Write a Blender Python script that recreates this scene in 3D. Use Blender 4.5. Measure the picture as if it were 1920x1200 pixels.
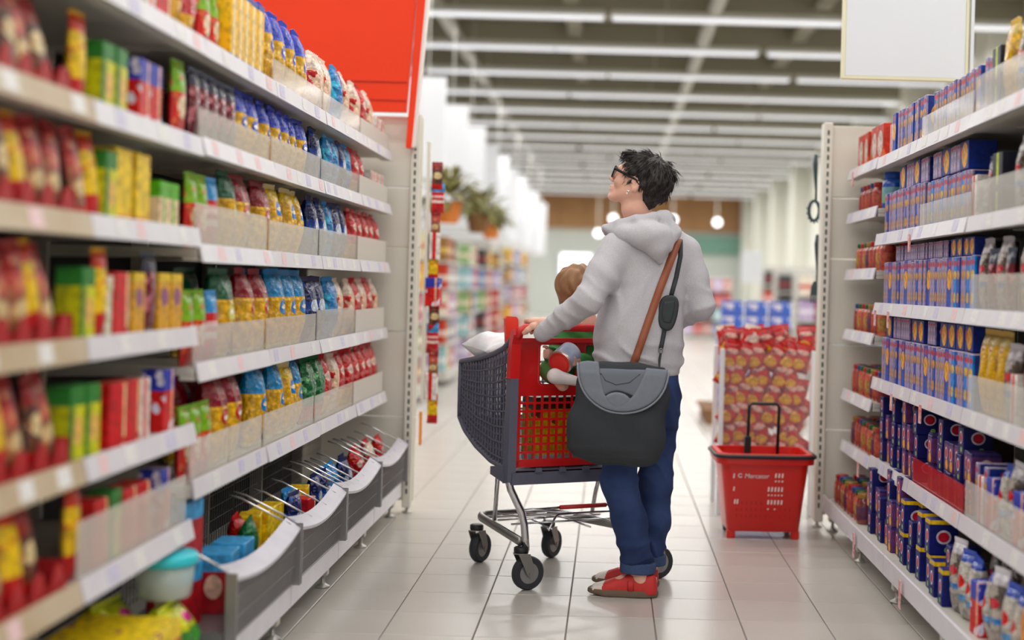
import bpy, math, random
import numpy as np
from mathutils import Vector, Matrix

random.seed(7)
rng = np.random.default_rng(7)
scene = bpy.context.scene
COL = scene.collection
for _o in list(bpy.data.objects):
    bpy.data.objects.remove(_o)

# ------------------------------------------------------------------ camera, world, light, exposure
F_PX, CAM_Z, ROLL = 2470.0, 1.16, 0.027      # focal length in pixels of the 1920 px frame
VPX, VPY = 1145.0, 535.0
cam_data = bpy.data.cameras.new('camera')
cam_data.sensor_width = 36.0
cam_data.lens = F_PX / 1920.0 * 36.0
cam_data.shift_x = (960.0 - VPX) / 1920.0
cam_data.shift_y = (VPY - 600.0) / 1920.0
cam_data.clip_start = 0.05
cam_data.dof.use_dof = True
cam_data.dof.focus_distance = 4.95
cam_data.dof.aperture_fstop = 1.1
cam = bpy.data.objects.new('camera', cam_data)
COL.objects.link(cam)
cam.location = (0, 0, CAM_Z)
cam.rotation_mode = 'XYZ'
cam.matrix_world = Matrix.Translation((0, 0, CAM_Z)) @ Matrix.Rotation(math.pi / 2, 4, 'X') @ Matrix.Rotation(ROLL, 4, 'Z')
scene.camera = cam

world = bpy.data.worlds.new('world')
scene.world = world
world.use_nodes = True
world.node_tree.nodes['Background'].inputs[0].default_value = (0.95, 0.97, 1.0, 1)
world.node_tree.nodes['Background'].inputs[1].default_value = 0.26
scene.view_settings.view_transform = 'Standard'
scene.view_settings.look = 'None'
scene.view_settings.gamma = 1.0
scene.view_settings.use_curve_mapping = False
scene.view_settings.exposure = 0.5
LAMP_W = 82.0


def Wp(px, py, Y):
    """The point at depth Y that the photograph shows at pixel (px, py)."""
    u, v = px - VPX, py - VPY
    c, s = math.cos(ROLL), math.sin(ROLL)
    return Vector(((u * c + v * s) * Y / F_PX, Y, CAM_Z + (u * s - v * c) * Y / F_PX))


# ------------------------------------------------------------------ helpers: objects
def tag(o, label=None, cat=None, group=None, kind=None):
    if label: o['label'] = label
    if cat: o['category'] = cat
    if group: o['group'] = group
    if kind: o['kind'] = kind
    return o


def link(name, data, parent=None, loc=None, rot=None):
    o = bpy.data.objects.new(name, data)
    COL.objects.link(o)
    if loc is not None: o.location = loc
    if rot is not None: o.rotation_euler = rot
    if parent is not None: o.parent = parent
    return o


def empty(name, loc=(0, 0, 0), rz=0.0, **kw):
    o = link(name, None, None, loc, (0, 0, rz))
    o.empty_display_size = 0.1
    return tag(o, **kw)


class MB:
    """collects shapes into one mesh"""
    def __init__(self):
        self.v, self.f, self.m = [], [], []
        self.mi = 0

    def add(self, vs, fs):
        n = len(self.v)
        self.v += [tuple(p) for p in vs]
        self.f += [tuple(i + n for i in q) for q in fs]
        self.m += [self.mi] * len(fs)
        return self

    def box(self, x0, x1, y0, y1, z0, z1, ch=0.0):
        if ch <= 0:
            vs = [(x, y, z) for z in (z0, z1) for y in (y0, y1) for x in (x0, x1)]
            fs = [(0, 2, 3, 1), (4, 5, 7, 6), (0, 1, 5, 4), (2, 6, 7, 3), (0, 4, 6, 2), (1, 3, 7, 5)]
            return self.add(vs, fs)
        c = min(ch, (x1 - x0) / 2.01, (y1 - y0) / 2.01, (z1 - z0) / 2.01)
        cx, cy, cz = (x0 + x1) / 2, (y0 + y1) / 2, (z0 + z1) / 2
        hx, hy, hz = (x1 - x0) / 2, (y1 - y0) / 2, (z1 - z0) / 2
        vs, idx = [], {}
        for sx in (-1, 1):
            for sy in (-1, 1):
                for sz in (-1, 1):
                    for a in range(3):
                        e = [hx - c, hy - c, hz - c]
                        e[a] += c
                        idx[(sx, sy, sz, a)] = len(vs)
                        vs.append((cx + sx * e[0], cy + sy * e[1], cz + sz * e[2]))
        fs = []
        I = lambda s, a: idx[(s[0], s[1], s[2], a)]
        for a in range(3):
            b, d = (a + 1) % 3, (a + 2) % 3
            for s in (-1, 1):
                q = []
                for sb, sd in ((-1, -1), (1, -1), (1, 1), (-1, 1)):
                    t = [0, 0, 0]; t[a] = s; t[b] = sb; t[d] = sd
                    q.append(I(t, a))
                fs.append(tuple(q if s > 0 else q[::-1]))
        for a in range(3):
            b, d = (a + 1) % 3, (a + 2) % 3
            for sb in (-1, 1):
                for sd in (-1, 1):
                    t0 = [0, 0, 0]; t0[a] = -1; t0[b] = sb; t0[d] = sd
                    t1 = list(t0); t1[a] = 1
                    q = (I(t0, b), I(t1, b), I(t1, d), I(t0, d))
                    fs.append(q if sb * sd < 0 else q[::-1])
        for sx in (-1, 1):
            for sy in (-1, 1):
                for sz in (-1, 1):
                    q = [idx[(sx, sy, sz, a)] for a in range(3)]
                    fs.append(tuple(q if sx * sy * sz > 0 else q[::-1]))
        return self.add(vs, fs)

    def tube(self, pts, r, n=8, cap=True, closed=False, ry=None):
        pts = [Vector(p) for p in pts]
        k = len(pts)
        rs = list(r) if hasattr(r, '__len__') else [r] * k
        prev = None
        vs, fs = [], []
        for i, p in enumerate(pts):
            a = pts[(i - 1) % k] if (i > 0 or closed) else p
            b = pts[(i + 1) % k] if (i < k - 1 or closed) else p
            t = (b - a).normalized()
            if prev is None:
                up = Vector((0, 0, 1)) if abs(t.z) < 0.9 else Vector((1, 0, 0))
                nrm = (up - t * up.dot(t)).normalized()
            else:
                nrm = (prev - t * prev.dot(t))
                nrm = nrm.normalized() if nrm.length > 1e-6 else prev
            prev = nrm
            bi = t.cross(nrm)
            for j in range(n):
                an = 2 * math.pi * j / n
                vs.append(p + nrm * (math.cos(an) * rs[i]) + bi * (math.sin(an) * (rs[i] if ry is None else ry)))
        last = k if closed else k - 1
        for i in range(last):
            for j in range(n):
                j2, i2 = (j + 1) % n, (i + 1) % k
                fs.append((i * n + j, i * n + j2, i2 * n + j2, i2 * n + j))
        if cap and not closed:
            fs.append(tuple(range(n))[::-1])
            fs.append(tuple((k - 1) * n + j for j in range(n)))
        return self.add(vs, fs)

    def lathe(self, prof, n=20, c=(0, 0, 0)):
        """prof: (r, z) from bottom to top; closed by its end points"""
        vs, fs = [], []
        for r, z in prof:
            for j in range(n):
                an = 2 * math.pi * j / n
                vs.append((c[0] + r * math.cos(an), c[1] + r * math.sin(an), c[2] + z))
        for i in range(len(prof) - 1):
            for j in range(n):
                j2 = (j + 1) % n
                fs.append((i * n + j, i * n + j2, (i + 1) * n + j2, (i + 1) * n + j))
        fs.append(tuple(range(n))[::-1])
        fs.append(tuple((len(prof) - 1) * n + j for j in range(n)))
        return self.add(vs, fs)

    def prism(self, poly, d0, d1, axes):
        """a flat outline [(a,b)] given thickness; axes maps (a, b, d) to a point"""
        n = len(poly)
        vs = [axes(a, b, d0) for a, b in poly] + [axes(a, b, d1) for a, b in poly]
        fs = [tuple(range(n))[::-1], tuple(range(n, 2 * n))]
        for i in range(n):
            j = (i + 1) % n
            fs.append((i, j, n + j, n + i))
        return self.add(vs, fs)

    def beam(self, a, b, w, h, up=(0, 0, 1)):
        a, b = Vector(a), Vector(b)
        t = (b - a).normalized()
        up = Vector(up)
        sd = t.cross(up).normalized()
        u = sd.cross(t)
        vs = []
        for p in (a, b):
            for x, y in ((-1, -1), (1, -1), (1, 1), (-1, 1)):
                vs.append(p + sd * (x * w / 2) + u * (y * h / 2))
        return self.add(vs, [(3, 2, 1, 0), (4, 5, 6, 7), (0, 1, 5, 4), (1, 2, 6, 5), (2, 3, 7, 6), (3, 0, 4, 7)])

    def mesh(self, name, mats, smooth=False):
        me = bpy.data.meshes.new(name)
        me.from_pydata([tuple(p) for p in self.v], [], self.f)
        for m in (mats if isinstance(mats, (list, tuple)) else [mats]):
            me.materials.append(m)
        if any(self.m):
            me.polygons.foreach_set('material_index', self.m)
        if smooth:
            me.polygons.foreach_set('use_smooth', [True] * len(me.polygons))
        me.update()
        return me

    def build(self, name, mats, parent=None, smooth=False, **kw):
        return tag(link(name, self.mesh(name, mats, smooth), parent), **kw)


def smooth_by_angle(me, deg=40):
    import bmesh
    bm = bmesh.new(); bm.from_mesh(me)
    for f in bm.faces: f.smooth = True
    lim = math.radians(deg)
    for e in bm.edges:
        if len(e.link_faces) == 2 and e.calc_face_angle(0) > lim:
            e.smooth = False
    bm.to_mesh(me); bm.free()


# ------------------------------------------------------------------ helpers: rounded bodies from distance fields
def sdf_mesh(name, fn, lo, hi, res, mats, matfn=None, parent=None, smooth_it=1):
    lo, hi = np.array(lo, np.float32), np.array(hi, np.float32)
    n = np.ceil((hi - lo) / res).astype(int) + 1
    ax = [lo[i] + res * np.arange(n[i], dtype=np.float32) for i in range(3)]
    G = np.stack(np.meshgrid(*ax, indexing='ij'), -1).reshape(-1, 3)
    d = np.empty(len(G), np.float32)
    for i in range(0, len(G), 400000):
        d[i:i + 400000] = fn(G[i:i + 400000])
    d = d.reshape(n)
    d[0] = d[-1] = 1; d[:, 0] = d[:, -1] = 1; d[:, :, 0] = d[:, :, -1] = 1
    s = d < 0
    cnt = np.zeros(n - 1, np.int8)
    for a in (0, 1):
        for b in (0, 1):
            for c in (0, 1):
                cnt += s[a:n[0] - 1 + a, b:n[1] - 1 + b, c:n[2] - 1 + c]
    act = (cnt > 0) & (cnt < 8)
    ci = np.argwhere(act)
    idx = -np.ones(n - 1, np.int64)
    idx[act] = np.arange(len(ci))
    acc = np.zeros((len(ci), 3)); num = np.zeros(len(ci))
    corners = [(a, b, c) for a in (0, 1) for b in (0, 1) for c in (0, 1)]
    for p in corners:
        for axn in range(3):
            if p[axn]: continue
            q = list(p); q[axn] = 1
            dp = d[ci[:, 0] + p[0], ci[:, 1] + p[1], ci[:, 2] + p[2]]
            dq = d[ci[:, 0] + q[0], ci[:, 1] + q[1], ci[:, 2] + q[2]]
            m = (dp < 0) != (dq < 0)
            t = np.where(m, dp / np.where(m, dp - dq, 1), 0)
            pos = np.repeat(np.array([p], float), len(ci), 0)
            pos[:, axn] += t
            acc[m] += pos[m]; num[m] += 1
    V = lo + res * (ci + acc / num[:, None])
    quads = []
    for axn in range(3):
        b, c = (axn + 1) % 3, (axn + 2) % 3
        sl0 = [slice(None)] * 3; sl1 = [slice(None)] * 3
        sl0[axn] = slice(0, -1); sl1[axn] = slice(1, None)
        ch = np.argwhere(s[tuple(sl0)] != s[tuple(sl1)])
        ch = ch[(ch[:, b] > 0) & (ch[:, c] > 0) & (ch[:, b] < n[b] - 1) & (ch[:, c] < n[c] - 1)]
        ins = s[ch[:, 0], ch[:, 1], ch[:, 2]]
        qs = []
        for ob, oc in ((-1, -1), (0, -1), (0, 0), (-1, 0)):
            k = ch.copy(); k[:, b] += ob; k[:, c] += oc
            qs.append(idx[k[:, 0], k[:, 1], k[:, 2]])
        q = np.stack(qs, 1)
        q[~ins] = q[~ins][:, ::-1]
        quads.append(q)
    Q = np.concatenate(quads)
    Q = Q[(Q >= 0).all(1)]
    for _ in range(smooth_it):      # one relaxation step hides the grid
        S = np.zeros_like(V); C = np.zeros(len(V))
        for i in range(4):
            for j in ((i + 1) % 4, (i + 3) % 4):
                np.add.at(S, Q[:, i], V[Q[:, j]]); np.add.at(C, Q[:, i], 1)
        V = 0.5 * V + 0.5 * S / np.maximum(C, 1)[:, None]
    me = bpy.data.meshes.new(name)
    me.vertices.add(len(V)); me.vertices.foreach_set('co', V.astype(np.float32).ravel())
    me.loops.add(len(Q) * 4); me.loops.foreach_set('vertex_index', Q.astype(np.int32).ravel())
    me.polygons.add(len(Q))
    me.polygons.foreach_set('loop_start', (np.arange(len(Q)) * 4).astype(np.int32))
    me.polygons.foreach_set('use_smooth', np.ones(len(Q), bool))
    for m in (mats if isinstance(mats, (list, tuple)) else [mats]):
        me.materials.append(m)
    if matfn is not None:
        me.polygons.foreach_set('material_index', matfn(V[Q].mean(1)).astype(np.int32))
    me.update(calc_edges=True); me.validate()
    return link(name, me, parent)


def s_ell(P, c, r, R=None):
    p = P - np.array(c, np.float32)
    if R is not None: p = p @ R
    r = np.array(r, np.float32)
    k0 = np.linalg.norm(p / r, axis=1); k1 = np.linalg.norm(p / (r * r), axis=1)
    return k0 * (k0 - 1) / np.maximum(k1, 1e-6)


def s_cone(P, a, b, ra, rb):
    a, b = np.array(a, np.float32), np.array(b, np.float32)
    ab = b - a
    t = np.clip((P - a) @ ab / max(float(ab @ ab), 1e-9), 0, 1)
    return np.linalg.norm(P - a - t[:, None] * ab, axis=1) - (ra + (rb - ra) * t)


def s_chain(P, pts, rs, k=0.01):
    d = None
    for i in range(len(pts) - 1):
        e = s_cone(P, pts[i], pts[i + 1], rs[i], rs[i + 1])
        d = e if d is None else smin(d, e, k)
    return d


def s_box(P, c, h, r=0.0, R=None):
    p = P - np.array(c, np.float32)
    if R is not None: p = p @ R
    q = np.abs(p) - (np.array(h, np.float32) - r)
    return np.linalg.norm(np.maximum(q, 0), axis=1) + np.minimum(q.max(1), 0) - r


def smin(a, b, k):
    h = np.clip(0.5 + 0.5 * (b - a) / k, 0, 1)
    return b + (a - b) * h - k * h * (1 - h)


def smax(a, b, k):
    return -smin(-a, -b, k)


def frame(f, up=(0, 0, 1)):
    """columns: forward, left, up"""
    f = Vector(f).normalized(); l = Vector(up).cross(f).normalized(); u = f.cross(l)
    return np.array([[f.x, l.x, u.x], [f.y, l.y, u.y], [f.z, l.z, u.z]], np.float32)


# ------------------------------------------------------------------ helpers: materials
MATS = {}


def srgb(r, g, b):
    f = lambda c: (c / 12.92 if c <= 0.04045 else ((c + 0.055) / 1.055) ** 2.4)
    return tuple(f(c / 255.0) for c in (r, g, b)) + (1.0,)


def mat(name, col, rough=0.5, metal=0.0, spec=0.5, coat=0.0, alpha=1.0, noise=None, bump=None, emit=0.0, trans=0.0):
    """noise: (scale, other colour, amount[, stretch]); bump: (scale, strength)"""
    if name in MATS: return MATS[name]
    m = bpy.data.materials.new(name); m.use_nodes = True
    nt = m.node_tree; b = nt.nodes['Principled BSDF']
    c = srgb(*col)
    b.inputs['Base Color'].default_value = c
    b.inputs['Roughness'].default_value = rough
    b.inputs['Metallic'].default_value = metal
    b.inputs['Specular IOR Level'].default_value = spec
    b.inputs['Coat Weight'].default_value = coat
    b.inputs['Alpha'].default_value = alpha
    b.inputs['Transmission Weight'].default_value = trans
    if emit:
        b.inputs['Emission Color'].default_value = c
        b.inputs['Emission Strength'].default_value = emit
    tc = nt.nodes.new('ShaderNodeTexCoord')
    if noise:
        mp = nt.nodes.new('ShaderNodeMapping')
        if len(noise) > 3: mp.inputs['Scale'].default_value = noise[3]
        nt.links.new(tc.outputs['Object'], mp.inputs[0])
        n = nt.nodes.new('ShaderNodeTexNoise'); n.inputs['Scale'].default_value = noise[0]; n.inputs['Detail'].default_value = 5
        nt.links.new(mp.outputs[0], n.inputs[0])
        r = nt.nodes.new('ShaderNodeValToRGB')
        r.color_ramp.elements[0].position = 0.5 - 0.22 / max(noise[2], 0.1); r.color_ramp.elements[1].position = 0.5 + 0.22 / max(noise[2], 0.1)
        r.color_ramp.elements[0].color = c; r.color_ramp.elements[1].color = srgb(*noise[1])
        nt.links.new(n.outputs['Fac'], r.inputs[0]); nt.links.new(r.outputs[0], b.inputs['Base Color'])
    if bump:
        n2 = nt.nodes.new('ShaderNodeTexNoise'); n2.inputs['Scale'].default_value = bump[0]; n2.inputs['Detail'].default_value = 4
        nt.links.new(tc.outputs['Object'], n2.inputs[0])
        bp = nt.nodes.new('ShaderNodeBump'); bp.inputs['Strength'].default_value = bump[1]; bp.inputs['Distance'].default_value = 0.01
        nt.links.new(n2.outputs['Fac'], bp.inputs['Height']); nt.links.new(bp.outputs[0], b.inputs['Normal'])
    MATS[name] = m
    return m


def pack(name, base, layers, rough=0.35, coat=0.0, crinkle=0.0, space='Generated'):
    """printed packaging. Layers over the base colour, in order; coordinates run 0..1 over the pack (x along the shelf, y depth, z height):
    ('band', axis, lo, hi, col), ('spot', (axes), (centre), (radii), col), ('mix', scale, col, threshold), ('seed', scale, col, col2, lo, hi)"""
    if name in MATS: return MATS[name]
    m = bpy.data.materials.new(name); m.use_nodes = True
    nt = m.node_tree; N = nt.nodes.new; L = nt.links.new
    b = nt.nodes['Principled BSDF']
    b.inputs['Roughness'].default_value = rough
    b.inputs['Coat Weight'].default_value = coat * .5
    tc = N('ShaderNodeTexCoord'); sp = N('ShaderNodeSeparateXYZ'); L(tc.outputs['Generated'], sp.inputs[0])
    def val(v):
        return v
    def math_(op, a, c2=None):
        n = N('ShaderNodeMath'); n.operation = op
        for i, x in enumerate((a, c2)):
            if x is None: continue
            if hasattr(x, 'is_linked'): L(x, n.inputs[i])
            else: n.inputs[i].default_value = x
        return n.outputs[0]
    cur = None
    rgb = N('ShaderNodeRGB'); rgb.outputs[0].default_value = srgb(*base); cur = rgb.outputs[0]
    for ly in layers:
        colo = None
        if ly[0] == 'band':
            a = sp.outputs[ly[1]]
            fac = math_('MULTIPLY', math_('GREATER_THAN', a, ly[2]), math_('LESS_THAN', a, ly[3])); colo = srgb(*ly[4])
        elif ly[0] == 'spot':
            tot = None
            for axn, c0, r0 in zip(ly[1], ly[2], ly[3]):
                dd = math_('POWER', math_('DIVIDE', math_('SUBTRACT', sp.outputs[axn], c0), r0), 2.0) if False else None
                q = math_('DIVIDE', math_('SUBTRACT', sp.outputs[axn], c0), r0)
                q = math_('MULTIPLY', q, q)
                tot = q if tot is None else math_('ADD', tot, q)
            fac = math_('LESS_THAN', tot, 1.0); colo = srgb(*ly[4])
        elif ly[0] == 'mix':
            n = N('ShaderNodeTexNoise'); n.inputs['Scale'].default_value = ly[1]; L(tc.outputs['Object'], n.inputs[0])
            fac = math_('GREATER_THAN', n.outputs['Fac'], ly[3]); colo = srgb(*ly[2])
        elif ly[0] == 'seed':       # contents seen through clear film, between heights lo and hi
            n = N('ShaderNodeTexVoronoi'); n.inputs['Scale'].default_value = ly[1]; L(tc.outputs['Object'], n.inputs[0])
            r = N('ShaderNodeMix'); r.data_type = 'RGBA'
            r.inputs[6].default_value = srgb(*ly[2]); r.inputs[7].default_value = srgb(*ly[3])
            L(math_('MULTIPLY', n.outputs['Distance'], ly[1] * 0.02 + 0.9), r.inputs[0])
            a = sp.outputs['Z']
            fac = math_('MULTIPLY', math_('GREATER_THAN', a, ly[4]), math_('LESS_THAN', a, ly[5])); colo = r.outputs[2]
        mx = N('ShaderNodeMix'); mx.data_type = 'RGBA'
        L(fac, mx.inputs[0]); L(cur, mx.inputs[6])
        if hasattr(colo, 'is_linked'): L(colo, mx.inputs[7])
        else: mx.inputs[7].default_value = colo
        cur = mx.outputs[2]
    pn = N('ShaderNodeTexNoise'); pn.inputs['Scale'].default_value = 48; pn.inputs['Detail'].default_value = 1     # fine print, too small to read
    L(tc.outputs['Object'], pn.inputs[0])
    hv_ = N('ShaderNodeHueSaturation'); L(cur, hv_.inputs['Color'])
    mr = N('ShaderNodeMapRange'); mr.inputs[1].default_value = .38; mr.inputs[2].default_value = .62; mr.inputs[3].default_value = .72; mr.inputs[4].default_value = 1.16
    L(pn.outputs['Fac'], mr.inputs[0]); L(mr.outputs[0], hv_.inputs['Value']); hv_.inputs['Saturation'].default_value = 1.12
    cur = hv_.outputs[0]
    L(cur, b.inputs['Base Color'])
    if crinkle:
        n2 = N('ShaderNodeTexNoise'); n2.inputs['Scale'].default_value = 34; n2.inputs['Detail'].default_value = 2
        L(tc.outputs['Object'], n2.inputs[0])
        bp = N('ShaderNodeBump'); bp.inputs['Strength'].default_value = min(1.0, crinkle * 1.6); bp.inputs['Distance'].default_value = 0.03
        L(n2.outputs['Fac'], bp.inputs['Height']); L(bp.outputs[0], b.inputs['Normal'])
    MATS[name] = m
    return m


M_cream = mat('cream_enamel', (238, 234, 222), 0.45, noise=(3, (232, 228, 216), 0.5))
M_shelf = mat('shelf_enamel', (205, 201, 192), 0.4)
M_strip = mat('price_strip', (226, 224, 228), 0.35, noise=(14, (210, 206, 218), 0.5))
M_striptan = mat('price_strip_tan', (182, 158, 124), 0.45, noise=(9, (200, 184, 160), 0.8))
M_back = mat('shelf_back', (40, 38, 40), 0.6)  # dark grey, with the shade behind the goods put into the colour
M_slot = mat('slot_dark', (34, 62, 52), 0.6)
M_foot = mat('foot_steel', (190, 188, 184), 0.35, 0.6)
M_dark = mat('dark_plastic', (26, 28, 32), 0.45)
M_chrome = mat('chrome', (205, 205, 210), 0.16, 1.0)
M_zinc = mat('zinc_steel', (150, 148, 145), 0.35, 0.9)
M_red = mat('red_plastic', (206, 22, 24), 0.32, coat=0.2)
M_fence = mat('clear_fence', (240, 238, 230), 0.14, alpha=0.36, spec=0.6)
M_fencew = mat('frosted_fence', (234, 230, 222), 0.3, alpha=0.7)
M_white = mat('white_board', (232, 234, 240), 0.5)
# ------------------------------------------------------------------ the setting: floor
M_tile = mat('floor_tile', (197, 192, 186), 0.24, noise=(2.2, (189, 184, 177), 0.6), bump=(60, 0.02))
M_grout = mat('grout', (110, 98, 92), 0.8)
fl = MB(); fl.add([(-14, -14, -.004), (5.2, -14, -.004), (5.2, 50, -.004), (-14, 50, -.004)], [(0, 1, 2, 3)])
floor = fl.build('floor', M_grout, kind='structure')
TX0, TY0, TS = 0.182, 4.607, 0.3
tile_me = MB().box(-.148, .148, -.148, .148, -.02, 0, .0016).mesh('tile', M_tile)
rows = [(j, TY0 + j * TS) for j in range(-2, 16)]
near_ends = []
for j, y in rows:
    ks = range(-5, 6) if y < 6.6 else range(-9, 8)
    for k in ks:
        o = link('tile', tile_me, floor, (TX0 + (k + .5) * TS, y + .5 * TS, random.uniform(-.0004, .0004)))
# the tiles past about nine metres: joints too fine to pick apart
def far_tile_mat():
    m = bpy.data.materials.new('floor_tile_joints'); m.use_nodes = True
    nt = m.node_tree; N = nt.nodes.new; L = nt.links.new
    b = nt.nodes['Principled BSDF']; b.inputs['Roughness'].default_value = 0.24
    tc = N('ShaderNodeTexCoord'); mp = N('ShaderNodeMapping')
    mp.inputs['Location'].default_value = (-TX0, -TY0, 0); L(tc.outputs['Object'], mp.inputs[0])
    br = N('ShaderNodeTexBrick'); br.offset = 0.0; br.inputs['Scale'].default_value = 1.0
    br.inputs['Brick Width'].default_value = TS; br.inputs['Row Height'].default_value = TS
    br.inputs['Mortar Size'].default_value = 0.003; br.inputs['Color1'].default_value = srgb(196, 192, 186)
    br.inputs['Color2'].default_value = srgb(190, 186, 180); br.inputs['Mortar'].default_value = srgb(120, 108, 102)
    L(mp.outputs[0], br.inputs[0]); L(br.outputs[0], b.inputs['Base Color'])
    return m
yb = TY0 + 16 * TS
x0, x1 = TX0 - 9 * TS, TX0 + 8 * TS
xm0, xm1, ym = TX0 - 5 * TS, TX0 + 6 * TS, TY0 + 7 * TS
tf = MB()
for (a, b_, c, d) in ((-14, 5.2, yb, 50), (-14, x0, ym, yb), (x1, 5.2, ym, yb), (-14, xm0, -14, ym), (xm1, 5.2, -14, ym), (xm0, xm1, -14, TY0 - 2 * TS)):
    tf.add([(a, c, 0), (b_, c, 0), (b_, d, 0), (a, d, 0)], [(0, 1, 2, 3)])
tf.build('tile_field', far_tile_mat(), floor, kind='stuff')

# ------------------------------------------------------------------ ceiling, far walls
M_ceil = mat('ceiling_deck', (176, 171, 152), 0.8, noise=(0.6, (164, 158, 138), 0.5))
M_beam = mat('ceiling_beam', (146, 141, 124), 0.7)
M_wallr = mat('pale_wall', (226, 226, 216), 0.7)
M_wood = mat('wood_band', (186, 140, 92), 0.55, noise=(1.2, (170, 122, 76), 0.6, (1, 1, 8)))
M_lamp = mat('lamp_louvre', (236, 238, 246), 0.5, emit=0.5)
M_house = mat('lamp_housing', (196, 194, 186), 0.5)
ceil = MB().box(-14, 5.4, -14, 50.2, 4.95, 5.05).build('ceiling', M_ceil, kind='structure')
for i in range(18):
    y = 10.3 + i * 2.2
    MB().box(-14, 5.2, y - .09, y + .09, 4.62, 4.94).build('beam', M_beam, ceil)
for x in (-7.5, -4.0, -0.6, 2.6):
    MB().box(x - .1, x + .1, 9, 50, 4.74, 4.9).build('girder', M_beam, ceil)
for x, z in ((-2.3, 4.66), (1.2, 4.6)):
    MB().tube([(x, 9, z), (x, 50, z)], 0.09, 10).build('duct', M_house, ceil, smooth=True)
MB().box(5.2, 5.4, -14, 50, 0, 5).build('wall_right', M_wallr, kind='structure')
wr = [o for o in COL.objects if o.name == 'wall_right'][0]
for i in range(9):
    y = 13 + i * 4.5
    MB().box(4.82, 5.2, y - .35, y + .35, 0, 4.95, .02).build('pilaster', M_wallr, wr)
MB().box(-14.2, -14, -14, 50, 0, 5).build('wall_left', M_wallr, kind='structure')
wf = MB().box(-14, 5.4, 50, 50.3, 0, 5).build('wall_far', mat('far_wall', (214, 220, 214), 0.7), kind='structure')
for i in range(16):
    xx = -11 + i * 1.0
    MB().box(xx, xx + .985, 49.8, 49.99, 3.28, 4.6, .01).build('wood_panel', M_wood, wf)
MB().box(2.7, 5.0, 49.75, 49.98, 2.45, 3.1, .02).build('green_sign', mat('green_sign', (120, 168, 150), 0.5), None,
    label='pale green sign strip under the wooden band of the far wall', cat='sign')
MB().box(0.2, 2.6, 49.75, 49.98, 2.55, 3.1, .02).build('white_sign', M_white, None,
    label='plain white sign strip under the wooden band of the far wall', cat='sign')
wd = MB().box(-1.9, -.75, 49.86, 49.98, 1.5, 2.3).build('window_1', mat('day_window', (250, 252, 255), 0.3, emit=1.6), kind='structure')
MB().box(-1.98, -1.9, 49.8, 49.99, 1.42, 2.38).build('window_frame', M_white, wd)
MB().box(-.75, -.67, 49.8, 49.99, 1.42, 2.38).build('window_frame', M_white, wd)
MB().box(-1.9, -.75, 49.8, 49.99, 2.3, 2.38).build('window_frame', M_white, wd)

M_bulb = mat('spot_lamp', (255, 248, 255), 0.4, emit=2.6)
for i, (px, py, nm) in enumerate(((1345, 417, 'rightmost'), (1150, 410, 'beside her chin'), (1122, 437, 'beside her hood'), (1262, 412, 'behind her nape'))):
    p = Wp(px, py, 46)
    sp_ = MB().tube([p + Vector((0, .18, .02)), p + Vector((0, 0, 0))], [.07, .13], 14).build('spot_lamp', M_house, None, True,
        label='round glowing spot lamp before the wooden band, ' + nm, cat='spot lamp', group='spot lamps before the wooden band')
    MB().tube([p + Vector((0, 0, 0)), p + Vector((0, -.02, 0))], [.12, .115], 14).build('bulb', M_bulb, sp_)
    MB().tube([p + Vector((0, .18, .02)), (p.x, p.y + .18, 4.95)], .015, 6).build('hanger', M_house, sp_)

# rows of strip lamps under the ceiling, across the store
ORD = ['first', 'second', 'third', 'fourth', 'fifth', 'sixth', 'seventh', 'eighth', 'ninth', 'tenth', 'eleventh', 'twelfth', 'thirteenth',
       'fourteenth', 'fifteenth', 'sixteenth', 'seventeenth', 'eighteenth', 'nineteenth', 'twentieth'] + [
       t + '-' + u for t in ('twenty', 'thirty', 'forty', 'fifty', 'sixty') for u in ('first', 'second', 'third', 'fourth', 'fifth', 'sixth', 'seventh', 'eighth', 'ninth', 'tenth')]
house_me = MB().box(-1.44, 1.44, -.1, .1, 0, .07, .01).mesh('housing', M_house)
louv_me = MB().box(-1.42, 1.42, -.085, .085, -.03, 0, .004).mesh('louvre', M_lamp)
LROWS = [16.3 + 2.24 * i for i in range(-13, 15)]
for i, y in enumerate(LROWS):
    seen = y > 15
    t = empty('strip_lamp_row', (-.6, y, 4.48))
    k = i - 12
    if seen:
        tag(t, 'white fluorescent strip lamp row across the ceiling, %s row from the top of the picture' % ORD[k - 1], 'strip lamp', 'strip lamp rows under the ceiling')
    else:
        tag(t, 'white fluorescent strip lamp row above the aisle shelving, %s row' % ORD[i], 'strip lamp', 'strip lamp rows above the aisle')
    for sx in (range(-3, 3) if seen else range(-2, 3)):
        off = random.uniform(-.05, .05) + (1.5 if i % 2 else 0) * .5
        link('housing', house_me, t, (sx * 2.9 + 1.2 + off, 0, 0))
        link('louvre', louv_me, t, (sx * 2.9 + 1.2 + off, 0, 0))
        if sx % 2 == 0:
            MB().tube([(sx * 2.9 + 1.2, 0, .07), (sx * 2.9 + 1.2, 0, .46)], .008, 5).build('hanger', M_house, t)
    if y < 20 or i % 2 == 0:
        ld = bpy.data.lights.new('strip_lamp_light', 'AREA'); ld.shape = 'RECTANGLE'; ld.size = 12.0; ld.size_y = 0.22
        ld.energy = LAMP_W * (1.0 if y < 8 else 1.35 if y < 20 else 2.9); ld.color = (1.0, 0.985, 0.96); ld.spread = math.radians(176)
        link('strip_lamp_light', ld, t, (-.4 if seen else .6, 0, -.04))

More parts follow.
